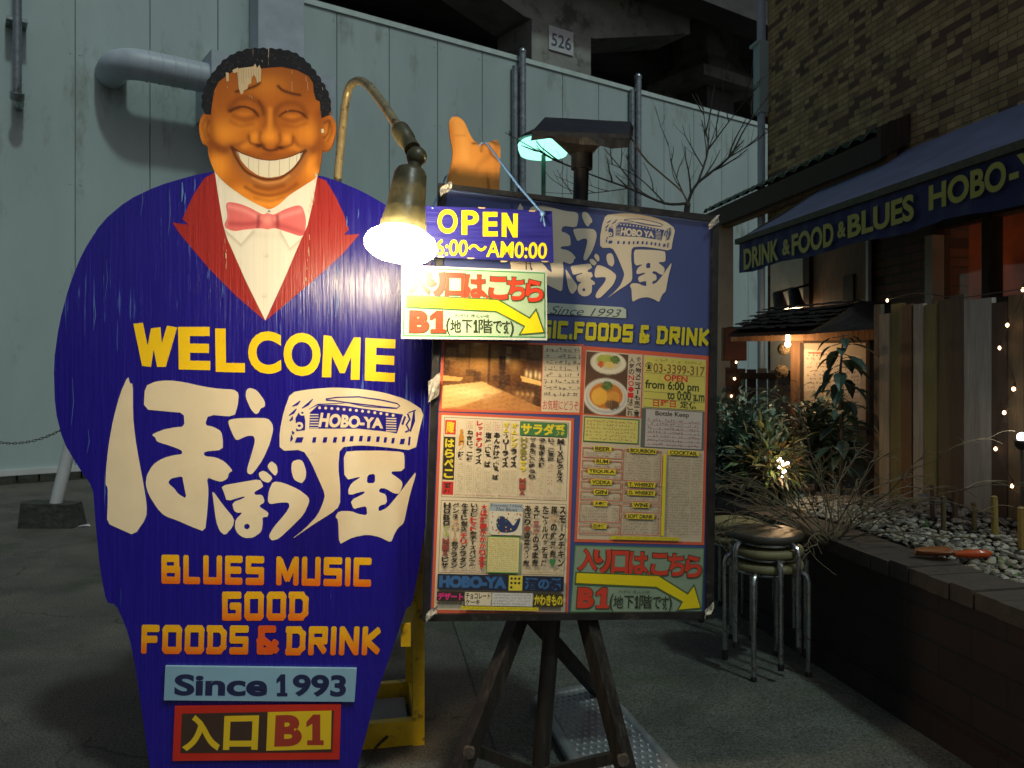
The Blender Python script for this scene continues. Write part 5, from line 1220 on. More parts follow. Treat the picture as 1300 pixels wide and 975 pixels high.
def logo(s, T, white, blue, txt):
    TT = lambda pts: [T(*p) for p in pts]
    for loops in LOGO: s.poly([TT(chaikin(l, 1)) for l in loops], white)
    q4 = lambda pts: TT(A4(pts))
    s.poly(q4([(322, 285), (325, 195), (372, 152), (470, 150), (540, 158), (700, 182), (850, 204), (815, 312), (760, 302), (600, 285)]), blue)
    for i in range(13): x, y = z4(380+i*34.5, 167+i*1.5+i*i*.17); s.disc(*T(x, y), 1.9*KS, 1.9*KS, white, 8)
    for i in range(6): s.stroke(q4([(325, 205+i*15), (374, 205+i*15)]), 1.3*KS, white)
    for i in range(6): s.stroke(q4([(754, 226+i*14), (812, 228+i*14)]), 1.3*KS, white)
    s.text(txt, q4([(388, 193), (738, 226), (738, 284), (372, 276)]), white, .05)
    s.stroke(q4([(415, 118), (480, 108), (600, 105), (720, 122), (815, 142), (832, 156), (815, 170), (740, 162), (540, 138), (470, 128), (415, 124)]), 1.5*KS, blue)
    s.stroke(q4([(540, 140), (640, 160), (800, 172)]), 1.2*KS, blue, True); s.stroke(q4([(320, 175), (370, 148), (520, 140)]), 1.5*KS, blue, True)
    for x, y, wd in ((265, 348, 44), (350, 348, 22), (410, 348, 24), (466, 348, 22), (515, 344, 18), (560, 341, 22), (612, 340, 22), (657, 342, 20), (708, 344, 20), (750, 348, 18), (793, 352, 18), (845, 357, 28)):
        s.poly(q4([(x-wd*.3, y-15), (x+wd*.6, y-16), (x+wd*.35, y+14), (x-wd*.55, y+15)]), blue)
    s.poly(q4([(245, 225), (262, 195), (290, 190), (300, 240), (298, 292), (250, 298)]), blue); 
    for cx, cy, r in ((283, 195, 17), (266, 268, 22)): s.disc(*T(*z4(cx, cy)), r*.2256*KS, r*.2256*KS, white, 14); s.disc(*T(*z4(cx, cy)), r*.1*KS, r*.08*KS, blue, 8)
    for a, b_ in (((280, 170), (342, 118)), ((228, 158), (272, 128)), ((208, 210), (250, 172)), ((212, 240), (228, 215)), ((218, 355), (222, 320)), ((232, 316), (226, 298))): s.stroke(q4([a, ((a[0]+b_[0])/2+4, (a[1]+b_[1])/2+3), b_]), 3.2*KS, blue, True)
    s.stroke(q4([(875, 200), (888, 232), (868, 262), (884, 292), (862, 305)]), 2.2*KS, blue); s.stroke(q4([(912, 185), (908, 240), (890, 300)]), 4.5*KS, blue, True); s.stroke(q4([(888, 330), (882, 378)]), 2.4*KS, blue); s.stroke(q4([(880, 195), (922, 180)]), 2.6*KS, blue, True)
    s.stroke(q4([(845, 262), (862, 215)]), 2.6*KS, blue)
KS = 1.0
s = Sheet(MP, .0010, .00012); logo(s, lambda x, y: (x, y), (.72, .61, .43), (.010, .005, .235), 'HOBO-YA'); s.build('logo', M['letter'], ms)
# --- small plates screwed on below
s = Sheet(MP, .014, .0003)
mb = MB(); a, b_, c, d = MP.p(210, 846, .012), MP.p(453, 849, .012), MP.p(450, 891, .012), MP.p(208, 889, .012)
mb.hexa([a, b_, c, d], [v+Vector((0, .011, 0)) for v in (a, b_, c, d)]); pl1 = mb.build('year_plate', mat('pale_blue_plastic', (.20, .36, .50), .35, var=.1), ms)
s = Sheet(MP, .0126, .0003); nv = (.012, .018, .07); s.text('Since', [(222, 856), (340, 855), (339, 884), (221, 883)], nv, .035); s.one((351, 856, 365, 884), nv); s.text('993', [(372, 856), (440, 857), (439, 885), (371, 884)], nv, .035); s.build('lettering', M['letter'], pl1)
mb = MB(); q = [(222, 897), (433, 894), (431, 964), (219, 966)]; v4 = [MP.p(x, y, .008) for x, y in q]; mb.cur = (.45, .022, .012)
mb.hexa(v4, [v+Vector((0, .007, 0)) for v in v4]); pl2 = mb.build('entrance_plate', M['letter'], ms, cols=True)
s = Sheet(MP, .0086, .0003)
s.poly([(231, 906), (424, 902), (422, 955), (229, 956)], (.045, .025, .02)); s.poly([(340, 904), (421, 902), (420, 951), (338, 953)], (.62, .43, .015))
s.text('入', [(231, 908), (280, 907), (279, 953), (231, 954)], (.62, .43, .015), .035); s.text('口', [(285, 909), (329, 908), (327, 952), (283, 952)], (.62, .43, .015), .035)
s.text('B', [(350, 908), (384, 907), (383, 947), (348, 948)], (.30, .035, .02), .05); s.one((389, 907, 411, 946), (.30, .035, .02)); s.build('lettering', M['letter'], pl2)
# --- raised thumb hand, a second cutout behind the menu board
hp = [(567, 236), (569, 222), (574, 205), (575, 190), (571, 170), (570, 155), (574, 148), (582, 148), (590, 155), (596, 170), (603, 181), (612, 183), (636, 176), (634, 234), (634, 420), (566, 420), (568, 300)]
mb = MB(); mb.cur = (.30, .12, .03); mb.extrude(lp(chaikin(hp, 1), .10), -.10, -.08); hnd = mb.build('hand_panel', M['art'], ms, cols=True)
def hand_cols(X, Y):
    C = np.zeros(X.shape+(3,)); C[:] = (.60, .24, .045)
    def blend(mk, col): m_ = np.clip(mk, 0, 1)[..., None]; C[:] = C*(1-m_)+np.array(col)*m_
    Ln = lambda pts, wd: np.exp(-(dist_seg(X, Y, spline(pts, 5))/wd)**2)
    blend(Ln([(582, 155), (588, 175), (590, 200)], 7)*.5, (.75, .36, .09)); blend(Ln([(600, 182), (618, 184), (624, 196), (633, 204)], 1.6)*.9, (.12, .04, .015)); blend(Ln([(612, 184), (611, 192)], 1.3)*.8, (.12, .04, .015))
    blend(Ln([(624, 196), (612, 205), (604, 216)], 4)*.4, (.3, .1, .02)); blend(Ln([(570, 158), (574, 182), (572, 210), (566, 236)], 4)*.6, (.32, .1, .02)); blend(Ln([(632, 178), (631, 234)], 5)*.4, (.35, .12, .03))
    blend(Ln([(578, 172), (590, 172)], 1.5)*.35, (.3, .1, .02)); return C
s = Sheet(MP, .101, .0003); s.grid(chaikin(hp, 1), 2.0, hand_cols); s.build('hand_painting', M['art'], hnd)
# --- yellow steel stand behind
gz = lambda x, y, z=0.: gnd(x, y, z)
toM = lambda wv: Vector(((wv-MP.O).dot(MP.u), (wv-MP.O).dot(MP.n), wv.z))
pr = toM(gz(531, 943)); pl_ = Vector((pr.x-.78, pr.y-.02, 0)); dep = .34
sk_ = MB()
sr = MB(); sr.bar(pr, pr+Vector((0, -.0, 1.25)), .04, .04); st_ = sr.build('stand_post', M['yellow_steel'], ms)
sr = MB(); sr.bar(pl_, pl_+Vector((0, 0, 1.25)), .04, .04); sr.build('stand_post', M['yellow_steel'], ms)
sr = MB(); sr.bar(pr+Vector((-.005, dep, 0)), pr+Vector((-.005, dep, 1.1)), .036, .036); sr.build('stand_post', M['yellow_steel'], ms)
sr = MB(); sr.bar(pl_+Vector((0, dep, 0)), pl_+Vector((0, dep, 1.1)), .036, .036); sr.build('stand_post', M['yellow_steel'], ms)
sr = MB(); sr.bar(pl_+Vector((.02, -.002, .045)), pr+Vector((-.02, -.002, .045)), .03, .085); sr.build('stand_bar', M['yellow_steel'], ms)
sr = MB(); sr.bar(pl_+Vector((.02, dep, .05)), pr+Vector((-.02, dep, .05)), .03, .07); sr.build('stand_bar', M['yellow_steel'], ms)
sr = MB(); sr.bar(pr+Vector((.0, .02, .05)), pr+Vector((0, dep-.02, .05)), .03, .07); sr.build('stand_bar', M['yellow_steel'], ms)
sr = MB(); sr.bar(pl_+Vector((0, .02, .05)), pl_+Vector((0, dep-.02, .05)), .03, .07); sr.build('stand_bar', M['yellow_steel'], ms)
sr = MB(); sr.bar(pl_+Vector((.02, .0, .50)), pr+Vector((-.02, .0, .50)), .03, .05); sr.build('stand_bar', M['yellow_steel'], ms)
sr = MB(); sr.bar(pl_+Vector((.02, .0, 1.2)), pr+Vector((-.02, .0, 1.2)), .03, .05); sr.build('stand_bar', M['yellow_steel'], ms)
sr = MB(); sr.bar(pr+Vector((-.02, -.02, .47)), Vector((pr.x-.06, TH, .47)), .03, .07); sr.build('stand_bar', M['yellow_steel'], ms)
sr = MB(); sr.bar(pl_+Vector((.05, -.02, .47)), Vector((pl_.x+.05, TH, .47)), .03, .07); sr.build('stand_bar', M['yellow_steel'], ms)
sr = MB(); sr.bar(pr+Vector((-.1, -.02, 1.2)), Vector((pr.x-.1, TH, 1.2)), .03, .05); sr.build('stand_bar', M['yellow_steel'], ms)
sr = MB(); sr.bar(pl_+Vector((.05, -.02, 1.2)), Vector((pl_.x+.05, TH, 1.2)), .03, .05); sr.build('stand_bar', M['yellow_steel'], ms)
sr = MB(); sr.box(pl_.x+.03, pl_.y+.03, .012, pr.x-.03, pr.y+dep-.03, .035); sr.build('ballast_slab', M['conc'], ms)
cb_ = MB(); pts = [gnd(455, 985, .01), gnd(470, 962, .02), gnd(478, 948, .03), gnd(492, 935, .04)]
cb_.tube([Vector(p) for p in spline([tuple(p) for p in pts], 5)], .005, 6)
tag(cb_.build('power_cable', M['dark_cord'], None), 'thin dark cable trailing on the ground by the yellow stand', 'cable')

# ------------------------------------------------------------------ clamp lamp over the signboard
la = thing('flood_lamp', 'lit reflector bulb on a bent brass arm hanging over the blue signboard', 'lamp', MP.world((MP.p(428, 330).x, TH, 1.55)))
lo = la.location.copy(); A_ = lambda px, py, Y: at(px, py, Y)-lo
pth = [(424, 330, 2.455), (428, 236, 2.455), (433, 180, 2.45), (438, 135, 2.44), (443, 112, 2.42), (453, 103, 2.37), (466, 107, 2.30), (484, 129, 2.19), (502, 156, 2.08), (513, 172, 2.02)]
mb = MB(); mb.tube([Vector(p) for p in spline([tuple(A_(*p)) for p in pth], 6)], .0125, 12); mb.build('arm', M['brass_arm'], la, True)
mb = MB(); k0_, k1_ = A_(508, 165, 2.04), A_(524, 190, 1.975); mb.tube([k0_, k0_.lerp(k1_, .5), k0_.lerp(k1_, .55), k1_], [.024, .024, .02, .021], 14); mb.ball(A_(529, 199, 1.965), .026); mb.tube([A_(518, 201, 1.965), A_(540, 197, 1.965)], .014, 10)
mb.tube([A_(529, 199, 1.965), A_(522, 226, 1.955)], .017, 10); mb.build('knuckle', M['socket'], la, True)
t0_, t1_ = A_(522, 216, 1.955), A_(511, 296, 1.925); ax = (t1_-t0_); LL = ax.length
mb = MB(); mb.lathe([(.012, -.01), (.034, 0), (.040, .012), (.044, LL*.35), (.047, LL*.62), (.050, LL*.67), (.0495, LL*.70), (.053, LL*.76), (.0525, LL*.79), (.056, LL*.86), (.0555, LL*.89), (.058, LL*.97), (.045, LL)], t0_, ax, 26); mb.build('socket', M['socket'], la, True)
mb = MB(); mb.lathe([(.044, LL-.012), (.064, LL+.001), (.081, LL+.013), (.088, LL+.028), (.085, LL+.043), (.069, LL+.056), (.042, LL+.064), (.001, LL+.067)], t0_, ax, 28); mb.build('bulb', M['bulb'], la, True)
# brackets behind the board
mb = MB(); bq = MP.world(Vector((MP.p(424, 300).x, TH, MP.p(424, 300).z)))-lo; mb.bar(bq+Vector((0, -.0, 0)), bq+Vector((.004, .06, 0)), .05, .03); mb.build('clamp', M['black_frame'], la)

# ================================================================== MENU BOARD ON ITS STAND
BPz = 2.28; BP = Plane((547-CX)/F*BPz, BPz, 10)
mn = thing('menu_board', 'blue headed menu board covered with hand drawn menu sheets under clear film', 'menu board', BP.O, BP.yaw)
OUT = [(557, 232), (913, 274), (906, 786), (537, 789)]; INN = [(566, 239), (905, 281), (897, 777), (545, 780)]
v1 = [BP.p(x, y, .012) for x, y in OUT]; v2 = [BP.p(x, y, .012) for x, y in INN]
mb = MB(); mb._a(v1+v2+[v+Vector((0, .04, 0)) for v in v1]+[v+Vector((0, .014, 0)) for v in v2],
    [(0, 1, 5, 4), (1, 2, 6, 5), (2, 3, 7, 6), (3, 0, 4, 7), (1, 0, 8, 9), (2, 1, 9, 10), (3, 2, 10, 11), (0, 3, 11, 8), (8, 11, 10, 9), (4, 5, 13, 12), (5, 6, 14, 13), (6, 7, 15, 14), (7, 4, 12, 15)])
mb.build('frame', M['black_frame'], mn)
s = Sheet(BP, .0, .0002); s.poly(INN, (.045, .065, .20)); s.poly([(566, 239), (905, 281), (905, 284), (566, 243)], (.10, .15, .32)); s.build('backing_sheet', M['print'], mn)
# header: logo, year strip and yellow words
s = Sheet(BP, .0012, .00012)
src = np.array([(369.2, 498), (538.8, 521.7), (355, 572.5), (527.5, 572.5), (430.5, 691.4), (496.4, 689), (162.7, 476.8)]); dst = np.array([(768.5, 272.6), (857, 290), (762, 313.5), (853, 319.5), (802.6, 383.5), (836.4, 384), (661, 257)])
Am = np.linalg.lstsq(np.c_[src, np.ones(7)], dst, rcond=None)[0]
KS = .52
logo(s, lambda x, y: tuple(np.array([x, y, 1.])@Am), (.60, .52, .40), (.045, .065, .20), 'HOBO YA')
s.poly([(640, 381), (790, 390), (795, 393), (795, 404), (640, 395)], (.36, .42, .38)); s.text('Since 1993', [(699, 388), (789, 393), (788, 403), (698, 398.5)], (.05, .06, .08), .0, .35)
s.block('BLUES MUSIC.FOODS & DRINK', [(572, 400), (901.5, 417), (900, 440), (570, 423)], (.50, .44, .02), .25)
s.build('header', M['print'], mn)
cream, redb = (.56, .46, .32), (.52, .10, .05)
# bar photo poster, upper left
s = Sheet(BP, .0010, .00012).set_quad([(561, 432), (741, 437), (738, 527), (557, 522)])
s.rect(0, 0, 1000, 1000, redb); s.rect(718, 30, 985, 965, cream)
def bar_cols(X, Y):
    u = X/720.; v = (Y)/980.; C = np.zeros(X.shape+(3,)); C[:] = (.10, .035, .010)
    def blend(mk, col): m_ = np.clip(mk, 0, 1)[..., None]; C[:] = C*(1-m_)+np.array(col)*m_
    G = lambda cx, cy, sx, sy: np.exp(-((u-cx)/sx)**2-((v-cy)/sy)**2)
    nz = np.sin(u*61+np.sin(v*37)*2)*np.sin(v*53+np.sin(u*41)*2)
    blend(G(.38, .18, .16, .25)*.95, (.62, .30, .07)); blend(G(.35, .02, .05, .04), (.95, .7, .35)); blend(G(.22, .28, .12, .2)*.5, (.35, .16, .04)); blend(G(.65, .25, .03, .05), (.9, .6, .25)); blend(G(.72, .3, .05, .12)*.7, (.5, .25, .06))
    blend((np.abs(u-.47) < .012)*(v < .6)*.8, (.05, .018, .006)); blend((np.abs(u-.28) < .008)*(v < .5)*.6, (.07, .025, .008)); blend((np.abs(u-.60) < .03)*(v > .2)*(v < .7)*.9, (.03, .012, .006)); blend((u > .86)*(v < .35)*.6, (.04, .02, .01))
    blend(inside(u, v, [(.0, .66), (.42, .58), (1.02, .95), (1.02, 1.02), (.0, 1.02)])*1., (.38, .16, .045)); blend(inside(u, v, [(.0, .66), (.42, .58), (.6, .72), (.2, .95), (0, .98)])*.55, (.80, .48, .18)); blend(G(.30, .74, .2, .08)*.6, (.92, .62, .28))
    blend(inside(u, v, [(.0, .50), (.22, .53), (.20, .58), (.0, .58)])*1., (.55, .28, .08)); blend(inside(u, v, [(.78, .48), (1.0, .56), (1., .62), (.80, .56)])*1., (.70, .40, .12)); blend(inside(u, v, [(.74, .56), (1., .64), (1., .92), (.85, .85), (.72, .70)])*.8, (.045, .018, .008))
    for cx, cy in ((.84, .45), (.88, .47), (.93, .46), (.97, .48)): blend(G(cx, cy, .012, .05), (.9, .65, .3))
    blend(G(.455, .80, .028, .06)*1., (.45, .24, .10)); blend(G(.455, .66, .006, .07)*1., (.7, .45, .12)); 
    for cx, cy, wd, hg, cc in ((.10, .2, .05, .1, (.35, .18, .06)), (.20, .12, .03, .07, (.5, .3, .1)), (.53, .22, .03, .09, (.42, .22, .07)), (.66, .12, .025, .05, (.5, .3, .12)), (.80, .18, .03, .08, (.3, .14, .05)), (.05, .38, .03, .1, (.05, .02, .008)), (.30, .46, .05, .05, (.05, .02, .008)), (.36, .50, .04, .07, (.04, .015, .006)), (.56, .52, .05, .04, (.05, .02, .01)), (.66, .55, .03, .08, (.03, .012, .006))): blend((np.abs(u-cx) < wd)*(np.abs(v-cy) < hg)*.75, cc)
    for cx in (.74, .79, .84, .89): blend(G(cx, .72+cx*.1, .02, .09)*.9, (.28, .12, .04)); blend(G(cx+.02, .66+cx*.1, .012, .03)*.8, (.6, .33, .1))
    C[:] = C*1.25+.006; blend(np.clip(nz, 0, 1)*.22, (.03, .01, .005)); blend(np.clip(-nz, 0, 1)*.12, (.55, .3, .1)); blend(np.clip(np.sin(v*90+u*30), 0, 1)*.12*(v > .62), (.12, .05, .015))
    return C
s.grid([(20, 25), (712, 25), (712, 965), (20, 965)], 9, bar_cols)
for i in range(8): s.rect(728, 115+i*88, 978, 119+i*88, (.20, .17, .13))
ln = ['店内はこんな様子', '地下ですが明るい', 'お気軽にどうぞ', '女性も一人でＯＫ']
s.scribble(730, 40, 975, 760, 8, (.16, .14, .11), 1., cw=32)
s.text('お気軽にどうぞ', (728, 800, 978, 940), (.50, .03, .04), .0)
s.build('photo_poster', M['print'], mn)
# hand lettered food sheet, lower left (two blocks)
bk, yw, rd, og = (.035, .028, .022), (.62, .50, .03), (.52, .03, .03), (.5, .22, .03)
s = Sheet(BP, .0010, .00008).set_quad([(557, 523), (729, 531), (721, 781), (547, 778)])
s.rect(0, 0, 1000, 1000, redb); s.rect(22, 14, 978, 984, (.62, .52, .37))
T0, T1 = 38, 415
s.frame(42, 24, 962, 424, 3, bk, 2); s.frame(42, 440, 962, 800, 3, bk, 2)
s.rect(50, T0, 128, 110, rd); s.text('腹', (58, T0+6, 120, 104), yw, .03); s.rect(46, 122, 128, 338, bk); s.vtext('はらぺこ', 54, 128, 122, 332, yw, .045); s.rect(46, 346, 126, 412, rd); s.text('系', (56, 352, 116, 406), bk, .03)
cols_ = [('  卵飯', 148, [rd, yw, og, bk]), ('ねぎじゃこ飯', 212, bk), ('レッドチリライス', 278, [rd]*5+[bk]*3), ('塩焼きそば', 345, bk), ('あんかけ焼きそば', 408, bk), ('オムカリーライス', 474, [yw, yw]+[bk]*6), ('オムレツライス', 536, [yw]*4+[bk]*3)]
for t, x, c in cols_:
    y1_ = {'  卵飯': 240, '塩焼きそば': 270, 'あんかけ焼きそば': 330, 'レッドチリライス': 256, 'ねぎじゃこ飯': 246}.get(t, 265)
    y0_ = 88 if t in ('塩焼きそば', 'あんかけ焼きそば') else (82 if t[0] == 'ね' else 34)
    s.vtext(t, x, y0_, x+46, y1_, c, .05); s.scribble(x+4, y1_+12, x+44, 398, 14, (.30, .26, .10), .9, cw=11); s.rect(x-9, 30, x-7, 412, (.45, .38, .28))
    if y0_ > 50: s.scribble(x+2, 36, x+46, y0_-4, 4, random.choice((yw, rd, og)), 1., cw=13)
s.disc(171, 92, 12, 12, og); s.poly([(158, 104), (184, 104), (192, 140), (150, 140)], og)
s.rect(598, 28, 948, 98, (.05, .16, .06)); s.text('サラダ系', (606, 34, 940, 94), yw, .045)
for t, x, c, y1_ in (('HOBOサラダMIX', 606, [(.25, .22, .05)]*4+[yw]*3+[(.3, .06, .04)]*3, 402), ('梅たたききゅうり', 674, bk, 320), ('鶏ねぎ大根', 742, bk, 262), ('じゃこ豆腐', 810, bk, 226), ('M-Xピクルス', 880, bk, 330)):
    s.vtext(t, x, 106, x+48, y1_, c, .05)
    if y1_ < 390: s.scribble(x+4, y1_+8, x+46, 396, 10, random.choice(((.35, .30, .06), (.4, .08, .05))), .9, cw=13)
    s.rect(x-12, 104, x-10, 412, (.45, .38, .28))
s.scribble(136, 404, 950, 418, 1, (.3, .1, .1), 1., cw=12)
for t, x, c in (('HOBO特製MIXピザ', 62, [bk]*4+[(.3, .4, .05)]*2+[(.25, .06, .05)]*3+[bk]*2), ('ペンネクリーム煮グラタン', 126, [bk]*3+[(.5, .3, .15)]*4+[bk]*5), ('牛すじ煮込チリグラタン', 190, [bk]*5+[rd]*2+[bk]*4), ('いわしトマト煮チーズパン粉焼', 258, [bk]*3+[rd]*3+[bk]*8), ('★は時間がかかります', 330, rd)):
    s.vtext(t, x, 450, x+50, 778, c, .05); s.rect(x+56, 445, x+58, 796, (.45, .38, .28))
for t, x, c in (('あさり●青菜炒め煮', 655, [bk]*3+[(.25, .08, .05)]+[bk]*5), ('えび豆腐のうま煮', 720, [bk]*2+[(.3, .1, .1)]*2+[bk]*4), ('たこカルパッチョ風', 786, bk), ('豚肉の紅茶煮♥', 850, [bk, (.5, .3, .18), bk, bk, bk, bk, (.05, .2, .07)]), ('スモークチキン', 912, bk)):
    s.vtext(t, x, 450, x+46, 760, c, .05); s.rect(x-8, 445, x-6, 796, (.45, .38, .28))
s.scribble(60, 782, 390, 798, 1, (.3, .15, .15), 1., cw=12); s.scribble(650, 764, 950, 796, 2, (.35, .28, .08), 1., cw=14)
s.rect(396, 446, 640, 605, (.60, .56, .46)); s.rect(396, 446, 640, 486, (.30, .36, .42)); s.text('Everyday I Have', (404, 450, 634, 468), bk, .0, .2); s.text('The Blues', (440, 469, 600, 486), bk, .0, .2)
s.poly(spline([(450, 530), (490, 510), (545, 535), (575, 555), (610, 520), (625, 525), (600, 575), (560, 590), (490, 592), (455, 570)], 4, True), (.03, .04, .12))
rnd = random.Random(77)
for i in range(34): s.disc(rnd.uniform(402, 634), rnd.uniform(492, 600), rnd.uniform(3, 7), rnd.uniform(3, 6), rnd.choice((rd, og, (.05, .2, .08), yw)), 6)
s.frame(388, 612, 628, 796, 6, (.08, .25, .06), 5); s.rect(394, 617, 622, 791, (.60, .54, .25)); s.scribble(400, 622, 616, 786, 17, (.30, .20, .10), .95, cw=15); s.scribble(400, 622, 520, 700, 8, (.45, .08, .05), .4, cw=15)
s.rect(38, 806, 962, 882, (.02, .025, .05)); s.text('HOBO-YA', (50, 814, 540, 874), (.04, .12, .30), .07); s.rect(555, 806, 655, 882, (.60, .50, .05))
for i in range(7): s.disc(575+(i % 3)*28, 822+(i//3)*22, 10, 7, bk, 6)
s.text('酒の肴', (672, 814, 950, 876), (.04, .12, .30), .04)
s.rect(38, 894, 235, 940, bk); s.text('デザート', (44, 898, 228, 936), (.65, .03, .22), .05); s.scribble(40, 942, 232, 958, 1, bk, 1., cw=12); s.rect(242, 894, 430, 960, (.62, .55, .42)); s.text('チョコレート', (246, 897, 424, 928), bk, .03); s.text('ケーキ', (246, 930, 350, 957), bk, .03)
s.rect(436, 894, 735, 960, (.52, .52, .50)); s.scribble(442, 898, 728, 956, 4, (.15, .15, .2), 1., cw=14); s.rect(742, 894, 962, 960, (.05, .045, .02)); s.text('かわきもの', (748, 900, 956, 954), yw, .045)
s.rect(215, 964, 780, 981, (.60, .50, .02)); s.scribble(222, 965, 774, 980, 1, (.2, .15, .02), 1., cw=14)
s.build('food_menu_poster', M['print'], mn)
# drinks sheet, right
s = Sheet(BP, .0010, .0001).set_quad([(741, 439), (900, 452), (894, 692), (729, 688)])
s.rect(0, 0, 1000, 1000, redb); s.rect(20, 22, 978, 985, (.48, .40, .29))
def food_cols(X, Y):
    u = (X-30)/320.; v = (Y-25)/325.; C = np.zeros(X.shape+(3,)); C[:] = (.10, .05, .03)
    def E(cx, cy, rx, ry): return np.clip((1-np.hypot((u-cx)/rx, (v-cy)/ry))*14, 0, 1)
    def blend(mk, col): m_ = np.clip(mk, 0, 1)[..., None]; C[:] = C*(1-m_)+np.array(col)*m_
    nz = np.sin(u*70+np.sin(v*60)*2)*np.sin(v*66+np.sin(u*50)*2)
    blend(E(.52, .17, .45, .19), (.62, .55, .42)); blend(E(.52, .15, .33, .13), (.50, .44, .30)); blend(E(.45, .12, .22, .09), (.30, .34, .06)); blend(E(.68, .11, .12, .07), (.05, .13, .03)); blend(E(.34, .2, .08, .05), (.5, .06, .02)); blend(E(.55, .2, .14, .05), (.6, .42, .12))
    blend(E(.50, .72, .56, .31), (.60, .54, .44)); blend(E(.50, .72, .50, .27), (.30, .34, .42)); blend(E(.50, .71, .47, .25), (.60, .52, .38)); blend(E(.50, .70, .42, .22), (.45, .13, .02)); blend(E(.34, .72, .2, .14), (.70, .36, .05)); blend(E(.68, .72, .16, .10), (.55, .24, .04)); blend(E(.66, .84, .18, .08), (.12, .06, .03)); blend(E(.52, .54, .13, .08), (.05, .12, .03))
    blend(np.clip(nz, 0, 1)*.3*(E(.5, .7, .42, .22)+E(.5, .14, .3, .12)), (.75, .5, .15)); return C
s.grid([(24, 28), (350, 28), (350, 352), (24, 352)], 7, food_cols)
s.vtext('人気のNO.1はこれ', 358, 40, 402, 350, [bk]*3+[rd]*4+[bk]*3, .02); s.vtext('食べ物メニューも充実！', 410, 34, 455, 352, bk, .02)
s.rect(462, 22, 470, 356, redb); s.rect(20, 352, 470, 358, redb)
s.rect(480, 28, 976, 300, (.52, .46, .10)); s.scribble(488, 32, 960, 56, 1, (.25, .2, .05), 1., cw=26); s.text('☎', (488, 60, 545, 112), bk, .02); s.text('03-3399-317', (552, 62, 968, 112), (.20, .08, .03), .01)
s.text('OPEN', (640, 118, 830, 152), rd, .03); s.text('from 6:00 pm', (492, 152, 925, 212), (.04, .05, .02), .025); s.text('to 0:00 a.m', (670, 200, 972, 250), (.04, .05, .02), .025); s.text('日曜日', (560, 254, 740, 292), rd, .02); s.text('定休', (775, 254, 915, 292), bk, .02)
for y in (114, 214, 252, 296): s.rect(485, y, 970, y+3, (.2, .22, .08))
s.rect(30, 366, 456, 496, (.05, .13, .05)); s.rect(38, 372, 448, 490, (.52, .47, .14)); s.scribble(50, 378, 440, 486, 6, (.28, .10, .06), 1., cw=24)
s.rect(472, 304, 976, 508, (.10, .11, .10)); s.rect(506, 308, 958, 504, (.42, .38, .36)); s.text('Bottle Keep', (580, 314, 850, 346), bk, .02); s.scribble(520, 352, 800, 500, 7, (.12, .1, .1), .9, cw=22); s.scribble(850, 352, 950, 500, 7, (.12, .1, .1), .9, cw=22)
for i in range(7): s.rect(516, 370+i*20, 950, 372+i*20, (.35, .12, .12))
def box_(t, x0, y0, x1, y1):
    s.frame(x0, y0, x1, y1, 5, (.45, .10, .07), 3.5); cx = (x0+x1)/2; w2 = min((x1-x0)*.36, 14+len(t)*13); s.rect(cx-w2, y0-9, cx+w2, y0+17, yw); s.disc(cx-w2-12, y0+3, 9, 7, (.25, .12, .04), 8); s.disc(cx+w2+12, y0+3, 9, 7, (.25, .12, .04), 8)
    s.text(t, (cx-w2+8, y0-6, cx+w2-8, y0+14), bk, .04); n = max(1, int((y1-y0-22)/13)); s.scribble(x0+18, y0+20, x0+(x1-x0)*.72, y1-6, n, (.15, .12, .10), 1., cw=14); s.scribble(x1-(x1-x0)*.2, y0+20, x1-14, y1-6, n, (.15, .12, .10), 1., cw=12)
for t, y0_, y1_ in (('BEER', 524, 576), ('RUM', 588, 630), ('TEQUILA', 640, 684), ('VODKA', 694, 732), ('GIN', 744, 790), ('大衆酒', 802, 900), ('日本酒', 914, 958)): box_(t, 30, y0_, 335, y1_)
for t, y0_, y1_ in (('BOURBON', 524, 686), ('T. WHISKEY', 698, 728), ('O. WHISKEY', 740, 790), ('WINE', 802, 846), ('SOFT DRINK', 860, 958)): box_(t, 345, y0_, 640, y1_)
s.rect(655, 540, 680, 958, yw); s.rect(690, 516, 940, 540, yw); s.text('COCKTAIL', (706, 518, 926, 538), bk, .04); s.scribble(690, 545, 870, 955, 30, (.16, .15, .13), 1., cw=14); s.scribble(885, 545, 965, 955, 30, (.16, .15, .13), .9, cw=12)
s.rect(270, 965, 800, 982, (.55, .45, .02)); s.scribble(276, 966, 794, 981, 1, (.2, .15, .02), 1., cw=16)
s.build('drinks_menu_poster', M['print'], mn)
